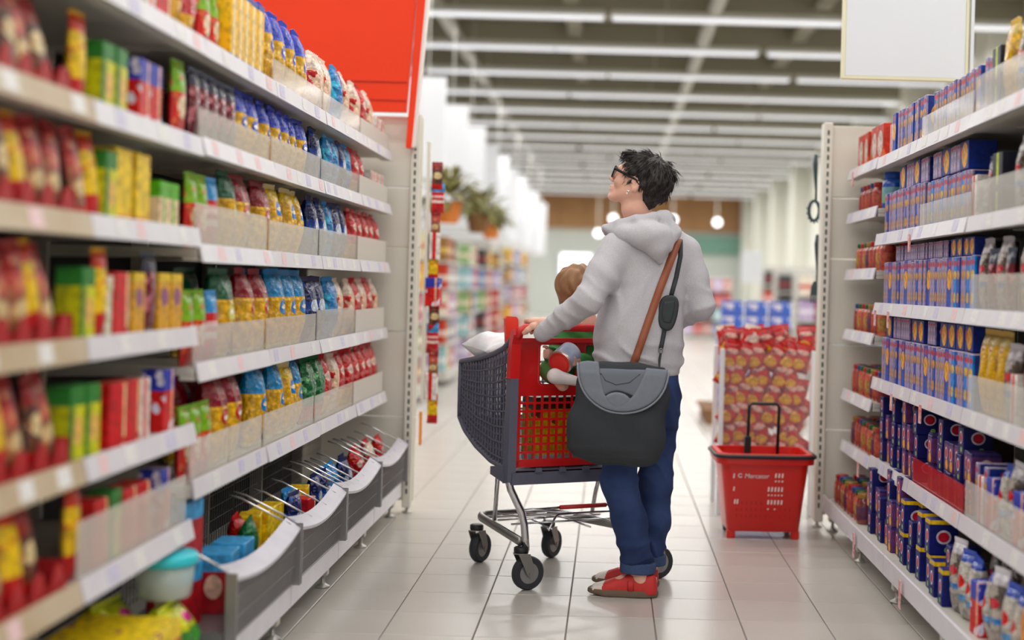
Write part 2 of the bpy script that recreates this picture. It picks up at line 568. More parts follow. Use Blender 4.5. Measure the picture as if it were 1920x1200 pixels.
# ------------------------------------------------------------------ the aisle's shelving bays
L_FRONT, R_FRONT = -1.087, 1.137
L_BASE, R_BASE = -1.0, 1.056
DEPTH = 0.42
LB = [2.02, 2.757, 3.49, 4.235, 4.97, 5.72, 6.47]
RB = [2.78, 3.51, 4.24, 4.97, 5.70, 6.41]
L_NEAR = [.50, .755, 1.01, 1.27, 1.51, 1.775]
L_FAR = [.60, .912, 1.23, 1.515, 1.775]
R_PASTA = [.445, .785, 1.105, 1.40, 1.73]
R_JARS = [.432, .68, .97, 1.255, 1.525, 1.735]
BAYL = ['first left bay', 'second left bay', 'third left bay', 'fourth left bay', 'fifth left bay', 'sixth left bay']
BAYR = ['bay at the frame edge', 'tall-pack bay', 'middle pasta bay', 'far pasta bay', 'sauce jar bay']
LEVN = {6: ['bottom', 'sixth', 'fifth', 'fourth', 'third', 'second', 'top'], 5: ['bottom', 'fifth', 'fourth', 'third', 'second', 'top']}
BAYS = {}
M_card = mat('price_card', (244, 243, 240), .5, noise=(120, (214, 212, 214), 1.0))
M_cardp = mat('price_card_pink', (240, 214, 216), .5, noise=(120, (228, 184, 190), 1.0))
M_cardl = mat('price_card_lilac', (218, 214, 234), .5, noise=(120, (190, 186, 214), 1.0))


def shelving_bay(side, i, y0, y1, levels, label, strip, fence_levels, fmat, fh):
    """side -1: the left run, its front towards +x; side 1: the right run"""
    s = -side
    front = L_FRONT if side < 0 else R_FRONT
    base = L_BASE if side < 0 else R_BASE
    back = front - s * (DEPTH + .03)
    X = lambda a, b: (min(a, b), max(a, b))
    t = empty('shelving_bay', (0, 0, 0), label=label, cat='shelving', group='left shelving run' if side < 0 else 'right shelving run')
    MB().box(*X(back - s * .02, back), y0, y1, .1, 1.99).build('back_panel', M_back, t)
    for yy in ([y0, y1 - .021] if i in (0,) else [y1 - .021]):
        MB().box(*X(back, back + s * .05), yy, yy + .02, .03, 1.99).build('upright', M_shelf, t)
    MB().box(*X(back, base - s * .013), y0 + .002, y1 - .002, .125, .15, .003).build('base_shelf', M_shelf, t)
    bs = MB().box(*X(base, base - s * .012), y0 + .002, y1 - .002, .095, .172, .003).build('base_rail', strip if side < 0 else M_strip, t)
    for yy in ([y0 + .03] if i == 0 else []) + [y1 - .03]:
        xf = base - s * .05
        MB().box(*X(xf - .02, xf + .02), yy - .02, yy + .02, .045, .125, .003).build('foot_post', M_shelf, t)
        MB().lathe([(.028, 0), (.026, .006), (.012, .014), (.008, .02), (.008, .05)], 14, (xf, yy, 0)).build('levelling_foot', M_foot, t, True)
    for li, z in enumerate(levels):
        mb = MB().box(*X(back, front - s * .012), y0 + .003, y1 - .003, z - .022, z, .003)
        mb.box(*X(front - s * .05, front - s * .012), y0 + .003, y1 - .003, z - .035, z - .022)
        sh = mb.build('shelf', M_shelf, t)
        tilt = .010 + random.uniform(-.003, .004)
        pr = [(0, .012), (.006, .012), (.006 + tilt, -.038), (tilt, -.038)]
        MB().prism(pr, y0 + .004, y1 - .004, lambda a, b, d: (front - s * .012 + s * a, d, z + b)).build('price_strip', strip, sh)
        q = y0 + random.uniform(.03, .2)
        while q < y1 - .09:        # price cards behind the strip's clear lip
            w_ = random.uniform(.045, .07)
            MB().prism([(.0065, .008), (.0075, .008), (.0075 + tilt * .8, -.030), (.0065 + tilt * .8, -.030)], q, q + w_, lambda a, b, d: (front - s * .012 + s * a, d, z + b)).build('price_card', random.choice([M_card, M_card, M_cardp, M_cardl]), sh)
            q += w_ + random.uniform(.06, .26)
        for bk in (y0 + .02, y1 - .02):
            MB().prism([(-.1, 0), (-.1, -.006), (-.36, -.012), (-.36, 0)], bk - .002, bk + .002, lambda a, b, d: (front - s * .06 + s * a, d, z - .022 + b)).build('bracket', M_shelf, sh)
        if li in fence_levels:
            n = fence_levels[li]
            h = fh * random.uniform(.92, 1.06) * (.74 if (side < 0 and li >= 3) else .94)
            a0 = y0 + .01
            seg = (y1 - y0 - .02) / n
            for q in range(n):
                MB().box(*X(front - s * .022, front - s * .018), a0 + q * seg + .004, a0 + (q + 1) * seg - .004, z, z + h).build('front_fence', fmat, sh)
    BAYS[(side, i)] = (t, levels, y0, y1)
    return t


LLAB = ['shelving bay of blurred sachets at the left picture edge', 'second shelving bay on the left, of yellow and green cartons',
        'third left shelving bay, above the bin of red and blue boxes', 'fourth left shelving bay, of blue topped pasta bags',
        'fifth left shelving bay, of navy and cyan bags', 'sixth left shelving bay, of red bags, below the red sign']
for i in range(6):
    near = i < 2
    fl_ = {} if i == 0 else ({0: 1} if i == 1 else ({0: 2, 1: 2, 2: 1, 3: 1} if i == 2 else {0: 1, 1: 1, 2: 1, 3: 1, 4: 1}))
    shelving_bay(-1, i, LB[i], LB[i + 1], L_NEAR if near else L_FAR, LLAB[i], M_striptan if i == 0 else M_strip,
                 fl_, M_fencew if i == 5 else M_fence, .15 if i == 1 else .125)
RLAB = ['shelving bay of cartons cut by the right picture edge', 'right shelving bay of tall packs behind clear fences',
        'middle right shelving bay of pasta boxes, red fence near the bottom', 'right shelving bay of pasta boxes next to the sauce jars',
        'right shelving bay of sauce jars before the end panel']
for i in range(5):
    fl_ = {1: {1: 1, 2: 1, 3: 1, 4: 1, 0: 1}, 2: {3: 1, 4: 1}}.get(i, {})
    shelving_bay(1, i, RB[i], RB[i + 1], R_JARS if i == 4 else R_PASTA, RLAB[i], M_strip, fl_, M_fence, .135 if i == 1 else .1)
M_redfence = mat('red_fence', (196, 30, 44), 0.15, alpha=0.6)
rs = [c for c in BAYS[(1, 2)][0].children if c.name.startswith('shelf')][0]
MB().box(R_FRONT + .018, R_FRONT + .022, 4.25, 4.96, .445, .545).build('red_fence', M_redfence, rs, label='red see-through front fence')

M_flag = mat('shelf_flag', (214, 60, 66), .5, noise=(60, (240, 220, 220), 1.0))
for b_, l_, yy in ((3, 1, 5.14), (2, 1, 4.66), (3, 2, 5.5), (3, 2, 5.24), (4, 0, 5.78), (2, 3, 4.9), (4, 5, 6.1)):
    sh = [c for c in BAYS[(1, b_)][0].children if c.name.startswith('shelf')][l_]
    z = BAYS[(1, b_)][1][l_]
    MB().box(R_FRONT - .03, R_FRONT - .026, yy, yy + .03, z - .085, z - .02).build('shelf_flag', M_flag, sh)
for b_, yy in ((3, 5.5), (2, 4.62)):
    MB().box(R_BASE - .012, R_BASE - .009, yy, yy + .03, .05, .15).build('shelf_flag', M_flag, BAYS[(1, b_)][0])

# end panels: the backs of the end-of-aisle shelves, with slotted uprights
def end_panel(name, x0, x1, y, slots_x, label):
    t = empty(name, ((x0 + x1) / 2, y, 0), label=label, cat='shelving')
    cx = (x0 + x1) / 2
    zs = [.06, .48, .90, 1.32, 1.62, 1.975]
    for a, b in zip(zs[:-1], zs[1:]):
        MB().box(x0 - cx, x1 - cx, 0, .03, a + .002, b - .002, .003).build('panel', M_cream, t)
    up = MB().box(slots_x - cx - .022, slots_x - cx + .022, -.03, .06, .03, 1.985, .004).build('upright', M_cream, t)
    sl = MB()
    for k in range(46):
        z = .1 + k * .0405
        sl.box(slots_x - cx - .005, slots_x - cx + .004, -.0315, -.029, z, z + .024)
    sl.build('slots', M_slot, up, kind='stuff')
    MB().lathe([(.026, 0), (.024, .006), (.009, .014), (.009, .05)], 14, (slots_x - cx, .01, 0)).build('levelling_foot', M_foot, t, True)
    return t
end_panel('end_shelf_panel', -1.62, -.955, 6.56, -.985, 'cream end panel with slotted upright behind the red bags')
end_panel('end_shelf_panel', 1.03, 1.66, 6.47, 1.046, 'cream end panel with slotted upright behind the sauce jars')

# the red sign over the left run and the white board over the right one
M_orange = mat('orange_red_sign', (248, 62, 16), 0.42, spec=0.3)
M_redge = mat('sign_edge_white', (240, 226, 222), 0.4)
t = empty('red_sign', (-1.3, 6.5, 1.98), label='large orange-red sign panel above the end of the left shelving', cat='sign')
zt = 3.0
MB().prism([(-.75, .005), (.27, .005), (.335, zt - 1.98), (-.75, zt - 1.98)], -.02, .02, lambda a, b, d: (a, d, b)).build('sign_panel', M_orange, t)
MB().prism([(.275, -.17), (.305, -.17), (.385, zt - 1.98), (.335, zt - 1.98)], -.03, .03, lambda a, b, d: (a, d, b)).build('side_flange', M_orange, t)
MB().prism([(.305, -.17), (.318, -.165), (.398, zt - 1.98), (.385, zt - 1.98)], -.031, .031, lambda a, b, d: (a, d, b)).build('edge_strip', M_redge, t)
MB().box(-.75, .27, -.026, -.02, .06, .066).build('fold_line', mat('orange_fold', (214, 44, 16), .5), t)
MB().box(-.75, .27, -.026, -.02, .15, .156).build('fold_line', MATS['orange_fold'], t)
p0, p1 = Wp(1577, 148, 6.0), Wp(1812, 148, 6.0)
t = empty('hanging_board', ((p0.x + p1.x) / 2, 6.0, p0.z), label='blank white hanging board with pale yellow rim above the right shelving', cat='sign')
hw = (p1.x - p0.x) / 2
M_yel = mat('board_rim', (238, 232, 196), 0.5)
MB().box(-hw + .012, hw - .012, -.02, .02, .012, .95, .003).build('board_face', M_white, t)
MB().box(-hw, -hw + .012, -.022, .022, 0, .96).build('rim', M_yel, t)
MB().box(hw - .012, hw, -.022, .022, 0, .96).build('rim', M_yel, t)
MB().box(-hw + .012, hw - .012, -.022, .022, 0, .012).build('rim', M_yel, t)
MB().box(hw + .008, hw + .022, -.03, .03, -.06, 2.0).build('hanger', M_white, t)
# ------------------------------------------------------------------ goods: one mesh set per kind, copied
PROTO = {}
COUNT = {}


def pillow_mesh(name, w, d, h, m, nx=10, nz=12, lump=.06, pinch=.92, seed=0):
    r = random.Random(seed)
    ph = [r.uniform(0, 6.28) for _ in range(6)]
    mb = MB()
    vs, fs = [], []
    for side in (-1, 1):
        for j in range(nz + 1):
            tz = j / nz
            for i in range(nx + 1):
                u = 2 * i / nx - 1
                prof = max(0.0, math.sin(math.pi * min(max(tz * pinch + .04, 0), 1))) ** .55
                th = d / 2 * prof * max(0.0, 1 - abs(u) ** 2.6) ** .5
                th *= 1 + lump * (math.sin(7 * u + ph[0] + 3 * tz) + math.sin(9 * tz + ph[1] - 4 * u)) 
                ww = w / 2 * (1 - .07 * math.sin(math.pi * tz))
                x = u * ww + .012 * w * math.sin(11 * tz + ph[2]) * abs(u)
                z = h * tz - (.02 * h * (1 - prof) * math.cos(5 * u + ph[3]) if 0 < j < nz else 0)
                vs.append((x, side * (th + .001), z))
    st = (nx + 1) * (nz + 1)
    for s in (0, 1):
        for j in range(nz):
            for i in range(nx):
                a = s * st + j * (nx + 1) + i
                q = (a, a + 1, a + nx + 2, a + nx + 1)
                fs.append(q if s == 0 else q[::-1])
    ring = [j * (nx + 1) for j in range(nz + 1)]
    for j in range(nz):
        a, b = j * (nx + 1), (j + 1) * (nx + 1)
        fs.append((a, b, b + st, a + st)); a += nx; b += nx
        fs.append((b, a, a + st, b + st))
    for i in range(nx):
        fs.append((i + 1, i, i + st, i + 1 + st))
        k = nz * (nx + 1) + i
        fs.append((k, k + 1, k + 1 + st, k + st))
    mb.add(vs, fs)
    return mb.mesh(name, m, True)


def seal_mesh(name, w, h, m, z0, n=14, height=.022):
    mb = MB(); vs, fs = [], []
    for k in range(n + 1):
        x = (k / n - .5) * w * .96
        dy = .003 * (-1) ** k
        zz = height * (.8 + .2 * (k % 2))
        for y in (-.0012, .0012):
            vs += [(x, dy + y, z0 - .006), (x, dy * 1.6 + y, z0 + zz)]
    for k in range(n):
        a, b = 4 * k, 4 * k + 4
        fs += [(a, b, b + 1, a + 1), (a + 3, b + 3, b + 2, a + 2), (a + 1, b + 1, b + 3, a + 3)]
    return mb.add(vs, fs).mesh(name, m)


def P_bag(key, cat, desc, dims, m, mtop, seed=0, name='pasta_bag'):
    w, d, h = dims
    PROTO[key] = dict(name=name, cat=cat, desc=desc, dims=dims, parts=[(name, pillow_mesh(name, w, d, h * .93, m, seed=seed)),
                      ('top_seal', seal_mesh('top_seal', w, h, mtop, h * .925, height=h * .085))])


def P_box(key, cat, desc, dims, m, name='carton', tab=None):
    w, d, h = dims
    me = MB().box(-w / 2, w / 2, -d / 2, d / 2, 0, h, .0022).mesh(name, m)
    parts = [(name, me)]
    if tab: parts.append(('top_flap', MB().box(-w / 2 + .002, w / 2 - .002, -d / 2 - .0012, -d / 2 + .0008, h * .86, h - .003).mesh('top_flap', tab)))
    PROTO[key] = dict(name=name, cat=cat, desc=desc, dims=dims, parts=parts)


def P_jar(key, cat, desc, r, h, m, mlid, mlab, name='sauce_jar'):
    body = MB().lathe([(r * .86, 0), (r, .008), (r, h * .66), (r * .96, h * .74), (r * .78, h * .82), (r * .76, h * .85)], 16).mesh(name, m, True)
    lid = MB().lathe([(r * .84, h * .84), (r * .86, h * .85), (r * .86, h * .975), (r * .8, h)], 16).mesh('lid', mlid, True)
    lab = MB().lathe([(r * 1.006, h * .16), (r * 1.012, h * .165), (r * 1.012, h * .58), (r * 1.006, h * .585)], 16).mesh('paper_label', mlab, True)
    smooth_by_angle(body, 50); smooth_by_angle(lid, 40)
    PROTO[key] = dict(name=name, cat=cat, desc=desc, dims=(2 * r, 2 * r, h), parts=[(name, body), ('lid', lid), ('paper_label', lab)])


def P_sachet(key, cat, desc, dims, m, mtop, seed=0, name='sachet'):
    w, d, h = dims
    PROTO[key] = dict(name=name, cat=cat, desc=desc, dims=dims, parts=[(name, pillow_mesh(name, w, d, h * .95, m, 6, 8, .03, seed=seed)),
                      ('top_seal', seal_mesh('top_seal', w, h, mtop, h * .945, 6, h * .06))])


def ordn(k):
    return ORD[k] if k < len(ORD) else str(k + 1) + 'th'


def put(key, loc, rz=0.0, rx=0.0, ry=0.0, where='', group='', sc=1.0):
    p = PROTO[key]
    root = None
    for i, (nm, me) in enumerate(p['parts']):
        o = link(nm, me, root)
        if i == 0:
            root = o
            o.location = loc; o.rotation_euler = (rx, ry, rz); o.scale = (sc,) * 3
    c = COUNT.get((p['desc'], where), 0); COUNT[(p['desc'], where)] = c + 1
    root['label'] = '%s, %s along %s' % (p['desc'], ordn(c), where)
    if len(root['label'].replace('-', '').split()) > 16: print('LONG', root['label'])
    root['category'] = p['cat']; root['group'] = group or ('%s, %s' % (p['desc'], where))
    return root


def fill(side, bay, level, y0, y1, keys, gap=.004, inset=.035, z=None, rows=1, lean=0.0, jit=.05, mode='cycle', where=None, sc=1.0):
    """stand goods side by side along a shelf between y0 and y1; keys is taken as runs of alike goods"""
    t, levels, by0, by1 = BAYS[(side, bay)]
    zz = z if z is not None else (.15 if level < 0 else levels[level])
    zz += .0005
    front = (L_FRONT if side < 0 else R_FRONT) if level >= 0 else (L_BASE if side < 0 else R_BASE)
    s = -side
    n = len(levels)
    lev = 'base' if level < 0 else LEVN[n if n in LEVN else 5][level + 1] if level < n else 'top'
    where = where or 'the %s shelf, %s' % (lev, (BAYL if side < 0 else BAYR)[bay])
    rz = math.pi / 2 if side < 0 else -math.pi / 2
    y = y0
    k = 0
    out = []
    while True:
        key = keys[k % len(keys)]
        top = min([q for q in levels if q > zz + .05] or [9])
        sc_ = min(sc, (top - .046 - zz) / PROTO[key]['dims'][2])
        w, d, h = [q * sc_ for q in PROTO[key]['dims']]
        if y + w > y1 + .003: break
        soft = 'bag' in PROTO[key]['name']
        if soft: jit = max(jit, .13)
        for r_ in range(rows):
            x = front - s * (inset + d / 2 + r_ * (d + .006) + random.uniform(0, .006))
            tl = random.uniform(-.2, .2) * (lean != 0) + (random.uniform(-.04, .04) if soft else 0)
            out.append(put(key, (x, y + w / 2, zz + abs(math.sin(tl)) * w * .5), rz + random.uniform(-jit, jit), rx=lean + random.uniform(-.1, .05) * (lean != 0), ry=tl, where=where,
                           sc=sc_ * random.uniform(.985, 1.0)))
        y += w + (max(gap, .012) if soft else gap)
        k += 1
    return out


def runs(*kc):
    return [k for k, c in kc for _ in range(c)]


# --- print and film colours
BLUE, ROYAL, CYAN, NAVY = (28, 62, 150), (30, 60, 190), (30, 140, 205), (24, 34, 92)
RED, DRED, GREEN, YEL, PASTA, CREAM, LAV = (206, 26, 34), (140, 18, 30), (40, 130, 60), (240, 200, 20), (236, 188, 64), (240, 226, 190), (168, 152, 196)


def pasta_film(name, top, lab, base=(254, 218, 96), at=.7):
    return pack(name, base, [('seed', 70, base, (232, 176, 58), 0.0, at), ('band', 2, at, 1.1, top), ('spot', (0, 2), (.62, at - .14), (.3, .11), lab),
                             ('spot', (0, 2), (.62, at - .14), (.2, .03), (250, 240, 220)), ('band', 2, -.1, .06, (250, 230, 140))], 0.22, 0.5, 0.35)
P_bag('pasta_royal', 'pasta bag', 'pasta bag with royal blue top', (.128, .085, .25), pasta_film('film_royal', ROYAL, (40, 70, 190)), mat('seal_royal', ROYAL, .25, coat=.5), 1)
P_bag('pasta_cyan', 'pasta bag', 'pasta bag with cyan top', (.14, .095, .275), pasta_film('film_cyan', CYAN, (30, 130, 210)), mat('seal_cyan', CYAN, .25, coat=.5), 2)
P_bag('pasta_red', 'pasta bag', 'pasta bag with dark red top', (.145, .095, .27), pasta_film('film_red', (150, 20, 40), (200, 40, 30)), mat('seal_red', (150, 20, 40), .25, coat=.5), 3)
P_bag('pasta_green', 'pasta bag', 'pasta bag with dark green top', (.13, .09, .265), pasta_film('film_green', (20, 92, 60), (230, 220, 110), (224, 190, 110)), mat('seal_green', (20, 92, 60), .25, coat=.5), 4)
P_bag('pasta_yellow', 'pasta bag', 'clear pasta bag with blue label', (.12, .085, .25), pasta_film('film_yellow', (236, 200, 80), (40, 120, 200), at=.85), mat('seal_yellow', (230, 214, 150), .2, coat=.5), 5)
P_bag('bag_navy', 'bag', 'navy bag', (.125, .085, .25), pack('film_navy', NAVY, [('mix', 14, (60, 90, 170), .58), ('spot', (0, 2), (.5, .6), (.3, .1), (210, 220, 235))], .2, .5, .4), mat('seal_navy', NAVY, .25, coat=.5), 6, 'snack_bag')
P_bag('bag_cyan', 'bag', 'cyan foil bag', (.13, .085, .25), pack('film_cyan2', (28, 130, 200), [('mix', 12, (90, 190, 230), .6), ('band', 2, .3, .42, (20, 70, 160))], .18, .6, .5), mat('seal_cyan2', (40, 150, 215), .25, coat=.5), 7, 'snack_bag')
P_bag('bag_red', 'bag', 'shiny red bag with yellow foot', (.135, .095, .25), pack('film_redbag', (206, 20, 30), [('band', 2, -.1, .36, (228, 176, 70)), ('mix', 11, (236, 90, 80), .62), ('spot', (0, 2), (.5, .7), (.3, .1), (235, 200, 190))], .2, .6, .45), mat('seal_redbag', (206, 20, 30), .25, coat=.5), 8, 'snack_bag')
P_bag('bag_pink', 'bag', 'pale peach bag with pink print', (.125, .085, .245), pack('film_pink', (232, 196, 170), [('mix', 13, (200, 60, 60), .6), ('band', 2, .78, 1.1, (238, 220, 205))], .22, .5, .4), mat('seal_pink', (236, 214, 200), .25, coat=.5), 9, 'snack_bag')
P_bag('bag_green', 'bag', 'glossy green bag', (.135, .09, .25), pack('film_greenbag', (26, 110, 60), [('mix', 12, (120, 190, 130), .62), ('band', 2, .0, .3, (200, 60, 40))], .18, .6, .5), mat('seal_greenbag', (26, 110, 60), .25, coat=.5), 10, 'snack_bag')
P_sachet('soup_green', 'sachet', 'red soup packet with green top', (.085, .035, .205), pack('film_soupg', (206, 40, 40), [('band', 2, .62, 1.1, (130, 180, 50)), ('spot', (0, 2), (.5, .42), (.32, .16), (236, 210, 180)), ('mix', 30, (230, 120, 90), .6)], .3, .3, .2), mat('seal_soupg', (120, 170, 50), .3), 11)
P_sachet('soup_blue', 'sachet', 'red soup packet with blue top', (.09, .035, .205), pack('film_soupb', (206, 34, 40), [('band', 2, .72, 1.1, (90, 160, 220)), ('band', 2, .34, .44, (240, 220, 214)), ('band', 2, .52, .6, (240, 190, 190))], .3, .3, .2), mat('seal_soupb', (90, 160, 220), .3), 12)
P_sachet('sachet_dark', 'sachet', 'dark red packet', (.08, .03, .2), pack('film_dark', (110, 24, 40), [('mix', 24, (190, 120, 130), .58), ('band', 2, .8, 1.1, (60, 60, 80))], .22, .5, .3), mat('seal_dark', (90, 100, 120), .3), 13)
P_sachet('sachet_pink', 'sachet', 'tall pink and brown sachet', (.07, .025, .2), pack('film_pinks', (150, 100, 80), [('band', 2, .5, .72, (190, 96, 92)), ('band', 2, .72, 1.1, (160, 50, 54)), ('mix', 30, (206, 150, 110), .58), ('spot', (0, 2), (.5, .34), (.34, .1), (220, 196, 150)), ('band', 2, -.1, .12, (216, 40, 44))], .35), mat('seal_pinks', (176, 56, 60), .35), 14)
P_sachet('sachet_yellow', 'sachet', 'tall yellow and red sachet', (.075, .03, .205), pack('film_yels', (238, 196, 30), [('band', 2, -.1, .3, (206, 30, 36)), ('mix', 18, (214, 120, 40), .6), ('band', 2, .82, 1.1, (200, 60, 40))], .35), mat('seal_yels', (226, 170, 30), .35), 15)
P_sachet('sachet_brown', 'sachet', 'brown sachet with white disc', (.075, .028, .185), pack('film_browns', (84, 50, 42), [('spot', (0, 2), (.5, .52), (.4, .13), (226, 206, 160)), ('band', 2, .75, 1.1, (150, 36, 44)), ('mix', 34, (150, 90, 60), .6), ('band', 2, -.1, .2, (210, 30, 34))], .35), mat('seal_browns', (150, 40, 46), .35), 16)
def cart(name, base, layers, **k): return pack(name, base, layers, .45, **k)
P_box('box_yellow', 'carton', 'yellow carton', (.10, .07, .175), cart('card_yellow', (244, 206, 24), [('band', 2, .0, .12, (230, 150, 20)), ('mix', 20, (236, 180, 40), .6)]))
P_box('box_yelgreen', 'carton', 'yellow-green carton, green top', (.072, .06, .16), cart('card_yelgreen', (206, 206, 60), [('band', 2, .74, 1.1, (60, 130, 60)), ('band', 0, .0, .22, (40, 120, 50)), ('spot', (0, 2), (.55, .4), (.3, .2), (236, 190, 120))]))
P_box('box_green', 'carton', 'bright green and cream carton', (.075, .05, .12), cart('card_green', (90, 176, 40), [('band', 2, .0, .66, (230, 206, 170)), ('band', 0, .4, .58, (110, 190, 60))]))
P_box('box_red', 'carton', 'plain red carton', (.095, .06, .15), cart('card_red', (214, 22, 30), [('band', 0, .8, .92, (240, 220, 170)), ('mix', 16, (190, 16, 26), .62)]))
P_box('box_redblue', 'carton', 'red carton with blue top', (.12, .1, .17), cart('card_redblue', (176, 14, 30), [('band', 2, .7, 1.1, (90, 160, 210)), ('spot', (1, 2), (.5, .45), (.25, .2), (230, 190, 170))]))
P_box('box_bluered', 'carton', 'red carton with silver blue top', (.08, .06, .16), cart('card_bluered', (216, 40, 40), [('band', 2, .66, 1.1, (70, 80, 180)), ('mix', 22, (226, 220, 240), .6), ('band', 0, .7, .85, (240, 190, 160))]))
P_box('box_ochre', 'carton', 'ochre carton', (.085, .06, .15), cart('card_ochre', (222, 166, 60), [('spot', (0, 2), (.5, .6), (.32, .16), (150, 90, 130)), ('band', 2, .85, 1.1, (236, 200, 80))]))
P_box('box_white', 'carton', 'flat white and pale green carton', (.13, .12, .035), cart('card_white', (226, 226, 206), [('band', 2, .0, .25, (190, 210, 170)), ('mix', 20, (236, 232, 220), .5)]))
P_box('box_redwhite', 'carton', 'white carton with red stripe', (.06, .06, .15), cart('card_redwhite', (236, 230, 224), [('band', 0, .25, .6, (220, 50, 50))]))
P_box('box_orange', 'carton', 'orange-yellow carton with blue foot', (.07, .06, .24), cart('card_orange', (244, 190, 60), [('band', 2, -.1, .14, ROYAL), ('band', 0, .3, .6, (246, 226, 170)), ('band', 2, .92, 1.1, (40, 60, 170))]))
P_box('box_yellong', 'carton', 'long yellow pack', (.16, .24, .085), cart('card_yellong', (240, 206, 20), [('band', 2, .0, .5, (200, 110, 60)), ('mix', 14, (160, 60, 110), .64)]))
P_bag('pack_green', 'bag', 'green and yellow wrapped pack', (.15, .13, .15), pack('film_gpack', (70, 150, 60), [('band', 2, .7, 1.1, (206, 210, 40)), ('mix', 9, (30, 110, 50), .52), ('spot', (0, 2), (.5, .86), (.16, .08), (220, 80, 150))], .2, .6, .4), mat('seal_gpack', (206, 210, 60), .3), 17, 'snack_bag')
# pasta boxes: narrow printed spines
def spine(name, base, side, food=(238, 172, 60), top=(200, 186, 214), dot=(206, 36, 50)):
    return cart(name, side, [('band', 1, -.1, .06, base), ('band', 2, .985, 1.1, top), ('spot', (0, 2), (.5, .66), (.42, .085), food), ('spot', (0, 2), (.45, .24), (.34, .10), food),
                             ('spot', (0, 2), (.5, .88), (.36, .055), dot), ('spot', (1, 2), (.45, .58), (.3, .26), food), ('spot', (1, 2), (.5, .88), (.16, .06), dot)])
P_box('spine_lav', 'pasta box', 'pasta box with lavender spine', (.033, .12, .185), spine('card_lav', (158, 146, 184), (32, 56, 140), (206, 156, 90)), 'pasta_box')
P_box('spine_blue', 'pasta box', 'pasta box with blue spine', (.036, .12, .185), spine('card_blue', (34, 72, 168), (28, 52, 138), (226, 160, 70)), 'pasta_box')
P_box('spine_sky', 'pasta box', 'pasta box with sky blue spine', (.04, .12, .185), spine('card_sky', (70, 140, 220), (34, 70, 160), (238, 196, 90)), 'pasta_box')
P_box('spine_grey', 'pasta box', 'pasta box with grey-violet spine', (.034, .12, .18), spine('card_greyv', (142, 132, 158), (40, 52, 120), (190, 150, 120)), 'pasta_box')
P_box('flat_lav', 'pasta box', 'low lavender pasta box', (.04, .12, .095), spine('card_flat', (160, 148, 184), (26, 48, 130), (190, 170, 200)), 'pasta_box')
P_box('flat_blue', 'pasta box', 'low blue picture pasta box', (.115, .1, .1), cart('card_flatb', (26, 52, 144), [('spot', (0, 2), (.55, .5), (.32, .44), (238, 176, 66)), ('spot', (0, 2), (.15, .6), (.1, .2), (206, 40, 50))]), 'pasta_box')
P_box('flat_face', 'pasta box', 'tall blue picture pasta box', (.062, .12, .185), cart('card_face', (28, 66, 170), [('spot', (0, 2), (.5, .58), (.46, .2), (240, 170, 50)), ('spot', (0, 2), (.5, .88), (.24, .07), (206, 40, 50)), ('band', 2, .0, .3, (26, 80, 190))]), 'pasta_box')
P_box('cube_navy', 'pasta box', 'small navy emblem box', (.062, .1, .09), cart('card_cube', (26, 30, 96), [('spot', (0, 2), (.5, .62), (.26, .24), (225, 220, 235)), ('spot', (0, 2), (.5, .62), (.2, .18), (206, 40, 60)), ('spot', (0, 2), (.6, .18), (.14, .1), (150, 190, 120)), ('spot', (1, 2), (.5, .62), (.24, .24), (225, 220, 235)), ('spot', (1, 2), (.5, .62), (.18, .18), (206, 40, 60)), ('spot', (1, 2), (.62, .16), (.1, .1), (150, 190, 120))]), 'pasta_box')
P_box('cube_violet', 'pasta box', 'small violet emblem box', (.058, .1, .1), cart('card_cubev', (104, 62, 112), [('spot', (0, 2), (.5, .6), (.28, .22), (230, 200, 200)), ('spot', (0, 2), (.5, .6), (.2, .15), (200, 40, 60)), ('spot', (0, 2), (.6, .2), (.3, .18), (226, 170, 90)), ('band', 2, .9, 1.1, (60, 50, 110)), ('spot', (1, 2), (.5, .6), (.24, .22), (230, 200, 200)), ('spot', (1, 2), (.5, .6), (.18, .16), (200, 40, 60))]), 'pasta_box')
P_box('cube_yellow', 'pasta box', 'navy box with yellow top edge', (.06, .1, .12), cart('card_cubey', (28, 34, 108), [('band', 2, .86, .98, (242, 196, 40)), ('spot', (0, 2), (.5, .5), (.28, .2), (225, 215, 230)), ('spot', (0, 2), (.5, .5), (.2, .14), (206, 40, 60)), ('spot', (0, 2), (.5, .14), (.14, .08), (150, 190, 120)), ('spot', (1, 2), (.5, .5), (.26, .2), (225, 215, 230)), ('spot', (1, 2), (.5, .5), (.19, .14), (206, 40, 60)), ('spot', (1, 2), (.62, .14), (.1, .08), (150, 190, 120))]), 'pasta_box')
P_box('box_black', 'carton', 'black carton with lime label', (.09, .08, .2), cart('card_black', (26, 28, 46), [('band', 0, .4, .62, (196, 216, 60)), ('band', 2, .4, .5, (60, 70, 90))]))
P_bag('pack_spag', 'bag', 'tall yellow spaghetti pack', (.085, .06, .27), pack('film_spag', (226, 176, 50), [('mix', 16, (190, 130, 40), .6), ('band', 2, .88, 1.1, (206, 180, 110))], .2, .6, .3), mat('seal_spag', (226, 190, 100), .3), 18, 'spaghetti_pack')
P_bag('pack_clear', 'bag', 'tall clear bag with blue and red print', (.085, .06, .235), pack('film_clear', (176, 166, 158), [('mix', 16, (88, 74, 66), .52), ('mix', 11, (200, 120, 60), .6), ('spot', (0, 2), (.5, .62), (.3, .07), (206, 60, 70)), ('band', 2, .36, .44, (80, 140, 210)), ('band', 2, .86, 1.1, (206, 200, 206))], .16, .7, .45), mat('seal_clear', (214, 208, 214), .2, coat=.6), 19, 'clear_bag')
